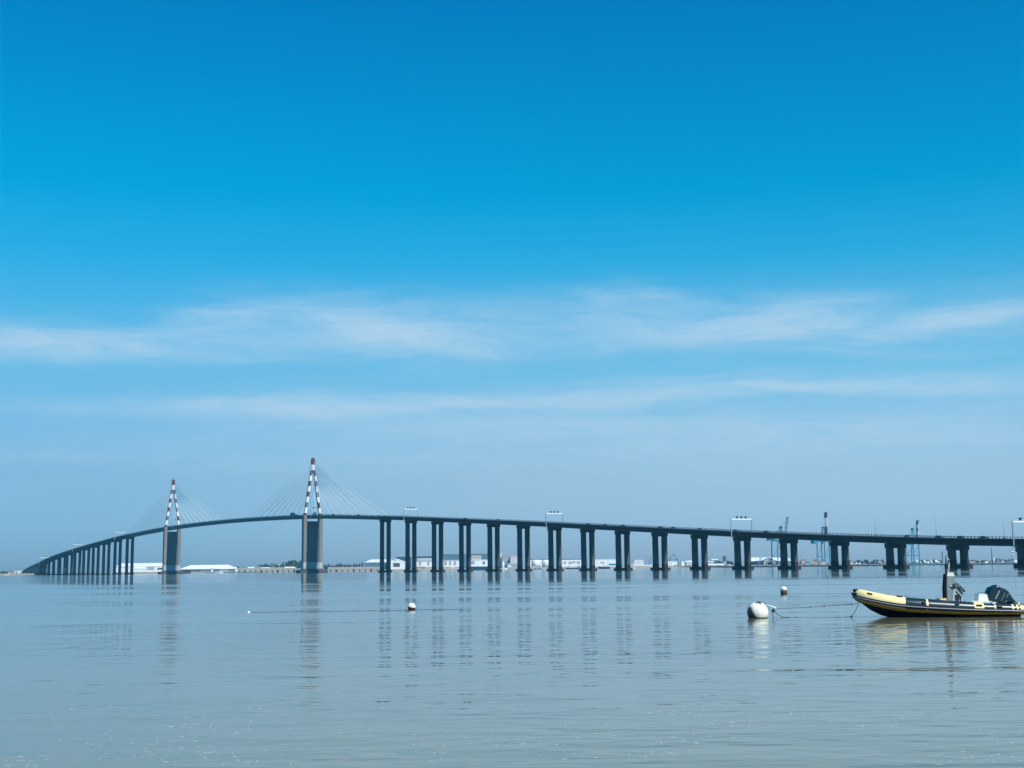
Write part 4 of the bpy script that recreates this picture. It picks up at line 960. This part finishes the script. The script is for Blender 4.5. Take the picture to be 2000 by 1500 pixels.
q = MB(); q.box((.62, 0, .36), (.08, 1.6, .5)); q.build('transom', M_grp, boat_)
q = MB(); q.box((2.2, 0, .60), (1.25, 1.5, .05)); q.box((2.2, 0, .45), (1.1, .9, .28)); q.build('stern_deck', M_grp, boat_)
q = MB(); q.bar((1.75, 1.22, .45), (1.92, 1.02, .66), .045); q.bar((1.92, 1.02, .66), (2.75, 1.0, .68), .045); q.build('side_rail', M_grp, boat_)
# console
con = MB()
cp = [(3.60, .30), (3.60, 1.24), (3.52, 1.86), (3.46, 1.90), (3.20, 1.90), (3.16, 1.80), (3.17, 1.42), (3.10, 1.26), (2.86, .98), (2.82, .30)]
con.loft([[(x, y * (1 - .16 * max(0, (z - .9))), z) for x, z in cp] for y in (.24, -.24)])
co_ = con.build('console', M_grpgrey, boat_)
q = MB(); q.loft([[(x, y, z) for x, z in ((3.5, 1.76), (3.49, 1.87), (3.44, 1.925), (3.24, 1.925), (3.19, 1.88), (3.18, 1.76))] for y in (.222, -.222)]); q.build('console_top', M_grp, co_)
q = MB(); q.add([(3.36, .252, .34), (2.85, .252, .34), (2.88, .252, .96), (3.08, .246, 1.2), (3.24, .242, 1.2), (3.3, .246, .96)], [(0, 1, 2, 3, 4, 5)]); q.build('console_side', M_grplight, co_)
q = MB(); q.loft([[(3.615, y, .32), (3.615, y, 1.24), (3.535, y, 1.86), (3.52, y, 1.855), (3.59, y, 1.24), (3.59, y, .32)] for y in (.228, -.228)]); q.build('windscreen_or_shade_panel', mat('shaded_front_black', (.012, .02, .024), .85, spec=.1), co_)  # no glass here: black panel carrying the shade of the console front
q = MB(); q.box((3.24, .24, 1.32), (.15, .06, .17)); q.build('instrument_recess', M_strake, co_)
q = MB(); q.box((3.35, .252, 1.34), (.07, .03, .05)); q.build('switch_panel', M_grp, co_)
q = MB(); q.box((3.12, .265, .83), (.17, .02, .24)); q.build('hatch', M_strake, co_)
q = MB(); q.tube([(3.17, .27, 1.5), (3.1, .28, 1.28), (2.96, .28, 1.12), (2.86, .28, .98)], .022, 8); q.tube([(3.16, .27, 1.12), (2.92, .28, .82)], .018, 6); q.tube([(3.03, .27, .98), (2.96, .275, .74), (2.99, .275, .62)], .016, 6); q.build('grab_rail', M_strake, co_)
wh = MB(); wc = Vector((2.90, .10, 1.25)); a1 = Vector((-.55, 0, -.60)).normalized(); a2 = Vector((0, 1, 0)); pts = [wc + (a1 * math.cos(t * math.pi / 12) * .24 + a2 * math.sin(t * math.pi / 12) * .24) for t in range(25)]
wh.tube(pts, .022, 8)
for t in (0, 8, 16): wh.tube([wc, pts[t]], .014, 6)
wh.tube([wc, wc + Vector((.13, 0, -.10))], .03, 8); wh.build('steering_wheel', M_strake, boat_)
q = MB(); q.tube([(3.62, .25, .35), (3.60, .25, 1.2), (3.54, .25, 1.95), (3.52, .25, 2.45), (3.51, .25, 2.70)], [.06, .055, .05, .032, .02], 8); mo = q.build('mast', M_strake, boat_)
q = MB(); q.bar((3.49, .25, 2.62), (3.38, .25, 2.47), .025); q.build('mast_light', M_grp, mo)
q = MB(); q.tube([(3.40, .18, 1.85), (3.37, .18, 2.15), (3.36, .18, 2.40)], [.014, .010, .007], 6); q.build('whip_antenna', M_ropewhite, boat_)
q = MB(); q.tube([(3.42, .1, 1.85), (3.36, .05, 2.2), (3.33, .05, 2.32)], [.016, .012, .01], 6); q.build('whip_antenna', M_ropewhite, boat_)
q = MB(); q.box((3.76, 0, .70), (.28, .7, .20)); q.build('front_seat', M_tubeyel, boat_)
# jockey seat box
q = MB(); q.box((2.02, .1, .79), (.46, .62, .34), top=(.78, .9)); se = q.build('seat_box', M_grp, boat_)
q = MB(); q.box((2.06, .1, .978), (.30, .5, .03)); q.build('seat_cushion', M_grplight, se)
q = MB(); q.tube([(2.2, .3, .96), (2.2, .3, 1.04), (1.86, .3, 1.03), (1.86, .3, .96)], .012, 6); q.build('grab_rail', M_strake, se)
# outboard engine, tilted up
OUT = [(1.82, .88), (1.79, 1.05), (1.68, 1.24), (1.60, 1.29), (1.53, 1.295), (1.46, 1.35), (1.34, 1.37), (1.24, 1.33), (1.17, 1.275), (.98, 1.20), (.84, 1.11), (.77, 1.02), (.73, .91), (.62, .74), (.50, .60), (.66, .52), (1.1, .52), (1.5, .53), (1.70, .58), (1.78, .70)]
cx = sum(p[0] for p in OUT) / len(OUT); cz = sum(p[1] for p in OUT) / len(OUT)
eng = MB(); rings = []
for y, k in ((-.305, .74), (-.295, .84), (-.25, .93), (-.16, .985), (0, 1), (.16, .985), (.25, .93), (.295, .84), (.305, .74)):
    rings.append([(cx + (x - cx) * k, y, cz + (z - cz) * k) for x, z in OUT][::-1])
eng.loft(rings, smooth=True); en = eng.build('outboard_engine', M_cowl, boat_)
q = MB(); q.loft([[(x, y, z) for x, z in ((.72, .74), (.52, .60), (.10, .44), (-.32, .30), (-.36, .20), (.02, .28), (.52, .44), (.8, .56))] for y in (.1, -.1)]); q.build('engine_leg', M_strake, en)
q = MB(); q.box((.78, 0, .46), (.34, .36, .36)); q.build('engine_bracket', M_strake, en)
q = MB(); q.tube([(-.1, 0, .30), (-.5, 0, .10), (-.62, 0, .05)], [.1, .09, .02], 10); q.build('gearcase', M_strake, en)
q = MB()
for k in range(3):
    a = k * 2.094; d = Vector((.45 * math.cos(a), math.sin(a), .9 * math.cos(a) * -1)).normalized(); c_ = Vector((-.5, 0, .1)); n_ = Vector((.89, 0, .45)); t_ = d.cross(n_).normalized()
    q.add([c_ + d * .03 - t_ * .03, c_ + d * .12 - t_ * .09 + n_ * .02, c_ + d * .19, c_ + d * .12 + t_ * .08 - n_ * .02, c_ + d * .03 + t_ * .03], [(0, 1, 2, 3, 4)])
q.build('propeller', M_steel, en)
q = MB(); q.loft([[(x, y, z) for x, z in ((1.27, 1.315), (.86, 1.10), (.80, 1.04), (.84, 1.03), (1.30, 1.265))] for y in (.268, .235)]); q.build('cowling_band', mat('pale_blue_band', (.25, .42, .50), .3), en)  # pale blue band along the top aft edge of the cowling
fc = bpy.data.curves.new('lettering', 'FONT'); fc.body = 'YAMAHA'; fc.size = .105; fc.extrude = .004; fc.align_x = 'CENTER'; fc.align_y = 'CENTER'
fo = bpy.data.objects.new('lettering_curve', fc); COL.objects.link(fo)
dg = bpy.context.evaluated_depsgraph_get(); me = bpy.data.meshes.new_from_object(fo.evaluated_get(dg)); bpy.data.objects.remove(fo)
me.materials.clear(); me.materials.append(M_letter)
fo = bpy.data.objects.new('lettering', me); COL.objects.link(fo); fo.parent = en
# reads upwards towards the stern on the side facing the shore
dx = Vector((-.47, 0, .88)).normalized(); nx = Vector((0, 1, 0)); ux = nx.cross(dx)
fo.matrix_local = Matrix.Translation((1.36, .316, .92)) @ Matrix((dx, ux, nx)).transposed().to_4x4()
q = MB()
for p0, p1 in (((1.22, .66), (1.03, 1.02)), ((.98, .80), (.86, 1.0)), ((1.05, .60), (.97, .68))): q.bar((p0[0], .312, p0[1]), (p1[0], .312, p1[1]), .02, .008)
q.build('side_stripe', M_letter, en)

# ------------------------------------------------------------------ buoys
def weathered_white(name, low, line, rust):
    M = bpy.data.materials.new(name); M.use_nodes = True; nt = M.node_tree; b = nt.nodes['Principled BSDF']
    tc = nt.nodes.new('ShaderNodeTexCoord'); sp = nt.nodes.new('ShaderNodeSeparateXYZ'); nt.links.new(tc.outputs['Object'], sp.inputs[0])
    n = noise(nt, tc.outputs['Object'], 5, 4)
    z = m(nt, 'ADD', sp.outputs[2], m(nt, 'MULTIPLY', m(nt, 'SUBTRACT', n, .5), .06))
    base = ramp(nt, noise(nt, tc.outputs['Object'], 3, 4), [(.32, (.62, .59, .47)), (.5, (.80, .78, .69)), (.7, (.86, .84, .76))])
    c = mixc(nt, m(nt, 'LESS_THAN', z, line), base, low)
    if rust:
        f = m(nt, 'MULTIPLY', m(nt, 'SUBTRACT', m(nt, 'MULTIPLY', sp.outputs[0], -1), m(nt, 'ADD', .20, m(nt, 'MULTIPLY', m(nt, 'SUBTRACT', n, .5), .5))), 6, clamp=True)
        f = m(nt, 'MULTIPLY', f, m(nt, 'LESS_THAN', sp.outputs[2], .50))
        c = mixc(nt, f, c, (.26, .15, .08, 1))
        f2 = m(nt, 'MULTIPLY', m(nt, 'SUBTRACT', m(nt, 'MULTIPLY', sp.outputs[0], -1), m(nt, 'ADD', .22, m(nt, 'MULTIPLY', m(nt, 'SUBTRACT', sp.outputs[2], .3), .5))), 9, clamp=True)
        c = mixc(nt, f2, c, (.03, .04, .045, 1))
    nt.links.new(c, b.inputs['Base Color']); b.inputs['Roughness'].default_value = .45
    return M
def sph(r, zc, squash=1.0, n=20, z0=-9):
    return [(max(.002, r * math.cos(a)), zc + r * squash * math.sin(a)) for a in [-math.pi / 2 + math.pi * k / n for k in range(n + 1)]]
by = at(1480.5, 1207, 60.1); BX = Vector((by.x, 60.1, 0))
t = empty('mooring_buoy', 'big white round mooring buoy with dark star mark, nearest the inflatable boat', 'buoy', BX)
q = MB(); q.lathe(sph(.475, .245, .98, 24), 40); bo = q.build('float', weathered_white('buoy_white', (.03, .035, .035, 1), .035, True), t)
q = MB()
for a in (20, 110, 200, 290):                                     # star-shaped lifting fitting on the crown
    d = Vector((math.cos(R(a)), math.sin(R(a)), 0)); e = Vector((-d.y, d.x, 0)); c_ = Vector((.03, -.16, .68))
    nrm = (c_ - Vector((0, 0, .245))).normalized(); d = (d - nrm * d.dot(nrm)).normalized(); e = nrm.cross(d)
    q.loft([[c_ + e * w + nrm * (-.02), c_ - e * w + nrm * (-.02), c_ - e * w + nrm * .035, c_ + e * w + nrm * .035] if k == 0 else [c_ + d * .17 + e * .012 + nrm * (-.05), c_ + d * .17 - e * .012 + nrm * (-.05), c_ + d * .17 - e * .012 + nrm * .0, c_ + d * .17 + e * .012 + nrm * .0] for k, w in ((0, .045), (1, 0))])
q.build('star_fitting', M_strake, t)
def catline(p, q_, sag, n=16): return [Vector(p).lerp(Vector(q_), k / n) - Vector((0, 0, sag * 4 * (k / n) * (1 - k / n))) for k in range(n + 1)]
K = at(1515.5, 1189, 60.0)                                       # the knot beside the buoy
q = MB(); q.tube([BX + Vector((.36, -.1, .56)), BX + Vector((.48, -.12, .52)), K + Vector((-.32, 0, .02)), K + Vector((-.2, 0, -.05)), K], .028, 8)
t2 = empty('mooring_strop', 'teal and white rope strop with dark knot on the big white buoy', 'rope', BX)
def reloc(o, org):
    for v in o.data.vertices: v.co -= org
o = q.build('teal_loop', M_ropeteal, t2); reloc(o, BX)
q = MB(); q.tube([BX + Vector((.40, -.1, .58)), K + Vector((-.45, -.02, .17)), K + Vector((-.2, -.02, .12)), K + Vector((-.02, -.02, .04)), K + Vector((.04, 0, -.01)), K + Vector((-.1, 0, -.04))], .03, 8); o = q.build('white_loop', M_ropewhite, t2); reloc(o, BX)
q = MB(); q.lathe([(.01, -.09), (.075, -.05), (.085, .0), (.06, .06), (.01, .08)], 10, c=K + Vector((-.12, 0, -.07))); o = q.build('knot', M_ropedk, t2); reloc(o, BX)
q = MB(); q.tube([K + Vector((-.14, 0, -.1)), K + Vector((-.16, 0, -.25)), (K.x - .12, K.y, -.06)], .014, 6); q.tube([K + Vector((-.06, 0, -.12)), K + Vector((.06, 0, -.26)), (K.x + .34, K.y, .015), (K.x + .6, K.y, .012)], .014, 6); o = q.build('rope_tail', M_ropedk, t2); reloc(o, BX)
EYE = boat_.matrix_basis @ Vector((7.34, 0.0, .60)); EYE.x -= .06
t3 = empty('mooring_line', 'thin dark mooring line stretched from the big white buoy to the boat bow', 'rope', K)
q = MB(); pl = catline(K, EYE, .02, 24); q.tube(pl, .011, 6); o = q.build('line', M_ropedk, t3); reloc(o, K)
for f in (10, 14, 22):
    q = MB(); q.tube([pl[f] - Vector((.07, 0, 0)), pl[f], pl[f] + Vector((.07, 0, 0))], [.011, .026, .011], 8); o = q.build('knot', M_ropedk, t3); reloc(o, K)
BW = at(1664, 1208, 59.6)
t4 = empty('bow_rope', 'short dark rope hanging from the boat bow into the water', 'rope', EYE)
q = MB(); q.tube([EYE, EYE.lerp(Vector((BW.x, EYE.y, .02)), .5) + Vector((.015, 0, -.01)), (BW.x, EYE.y, .02), (BW.x - .02, EYE.y, -.1)], .012, 6); o = q.build('rope', M_ropedk, t4); reloc(o, EYE)
q = MB(); q.lathe([(.005, -.05), (.035, -.02), (.035, .03), (.005, .05)], 8, c=(BW.x, EYE.y, .03)); o = q.build('rope_end', M_ropedk, t4); reloc(o, EYE)

b2 = at(1531, 1160.5, 109.5)
t = empty('marker_buoy', 'small white buoy with black lower half, beyond the boat line', 'buoy', (b2.x, 109.5, 0), 0, 'small two-tone buoys')
q = MB(); q.lathe([(.02, -.25), (.25, -.2), (.265, .12), (.265, .30)], 24); q.build('float', mat('algae_black', (.03, .035, .03), .7), t)
q = MB(); q.lathe([(.262, .3), (.26, .40), (.22, .52), (.13, .60), (.01, .63)], 24); q.build('cap', weathered_white('marker_white', (.8, .8, .76, 1), -9, False), t)
b3 = at(804, 1191, 78)
t = empty('marker_buoy', 'small white buoy with dark red lower half, alone in the left water', 'buoy', (b3.x, 78, 0), R(40), 'small two-tone buoys')
Mred = mat('dark_red_antifoul', (.09, .02, .025), .6)
q = MB(); q.lathe(sph(.232, .16, 1.0, 20), 32, mif=lambda i, j: 1 if (-math.pi / 2 + math.pi * (i + .5) / 20) < (.10 + .22 * math.sin((j / 32) * 6.283)) else 0)
q.build('float', [weathered_white('float_white', (.8, .8, .78, 1), -9, False), Mred], t)
q = MB(); q.tube([(0, 0, .37), (0, 0, .43)], .02, 8); q.build('lifting_eye', M_steel, t)

def floating_rope(pxa, pxb, pyf, label, r=.022, seg=40, nm='floating_rope'):
    q = MB(); pts = []
    rr = random.Random(int(pxa))
    for k in range(seg + 1):
        px = pxa + (pxb - pxa) * k / seg; py = pyf(k / seg); d = ray(px, py); t_ = -(CAMH - .004) / d.z
        pts.append(Vector((d.x * t_, d.y * t_, .004 + .006 * math.sin(k * 1.7))))
    o0 = pts[0].copy(); q.tube([p - o0 for p in pts], r, 6)
    t = empty(nm, label, 'rope', o0); q.build('rope', M_ropedk, t); return t
floating_rope(490, 797, lambda f: 1196 - 4.2 * f + .25 * math.sin(f * 15), 'dark rope floating between the tiny white float and the red-bottomed buoy', .011)
floating_rope(812, 905, lambda f: 1190.6 - .6 * f, 'short dark rope floating to the right of the red-bottomed buoy', .009)
floating_rope(1538, 1662, lambda f: 1159.8 - .6 * f, 'dark rope floating to the right of the small black-bottomed buoy', .011)
floating_rope(1508, 1660, lambda f: 1206.4 - .5 * f + .2 * math.sin(f * 9), 'thin dark line lying on the water under the mooring line', .0035)  # thin dark strand along the water surface
b4 = at(486, 1196, 76.5)
t = empty('small_float', 'tiny white float far out on the left water, at a rope end', 'float', (b4.x, 76.5, 0))
q = MB(); q.lathe([(.01, -.04), (.085, -.02), (.09, .02), (.05, .06), (.01, .07)], 14); q.build('float', M_white, t)
q = MB(); q.tube([(.07, 0, .02), (.14, 0, .0)], .015, 6); q.build('rope_eye', M_ropedk, t)

# ------------------------------------------------------------------ flecks of foam drifting near the shore
fm = MB(); rr = random.Random(11)
cent = []
for k in range(46): cent.append((rr.uniform(-40, 2040), 1370 + 125 * rr.random() ** .8, rr.uniform(.3, 1)))
for k in range(520):
    cx_, cy_, w_ = rr.choice(cent)
    px, py = cx_ + rr.gauss(0, 60), cy_ + rr.gauss(0, 7)
    if py < 1352: continue
    d = ray(px, py); t_ = -CAMH / d.z; p = Vector((d.x * t_, d.y * t_, .004))
    a = rr.uniform(.005, .014) * rr.choice((1, 1, 1, 1.8)); b_ = a * rr.uniform(.25, .8); n = 7; hh = rr.uniform(.003, .006)
    ring = [(p.x + a * 2.6 * math.cos(i * 6.283 / n) * rr.uniform(.5, 1.2), p.y + b_ * 1.2 * math.sin(i * 6.283 / n) * rr.uniform(.5, 1.2), .002) for i in range(n)]
    fm.add(ring + [(p.x, p.y, hh)], [(i, (i + 1) % n, n) for i in range(n)], 0)
M_foam = mat('foam', (.50, .52, .50), .6, var=.2, scale=30)
tag(fm.build('foam', M_foam), 'scattered white foam flecks drifting on the near water', 'foam', kind='stuff')

# ------------------------------------------------------------------ the air over the estuary
hb = MB(); hb.box((0, 1900, 70), (7000, 6000, 148))
HZ = bpy.data.materials.new('haze_air'); HZ.use_nodes = True; nt = HZ.node_tree
for n in list(nt.nodes):
    if n.type == 'BSDF_PRINCIPLED': nt.nodes.remove(n)
pv = nt.nodes.new('ShaderNodeVolumePrincipled'); pv.inputs['Color'].default_value = (.22, .70, .97, 1); pv.inputs['Density'].default_value = .00007; pv.inputs['Anisotropy'].default_value = .2
nt.links.new(pv.outputs[0], nt.nodes['Material Output'].inputs['Volume'])
hz_ = hb.build('haze', HZ); tag(hz_, kind='stuff'); hz_.visible_shadow = True
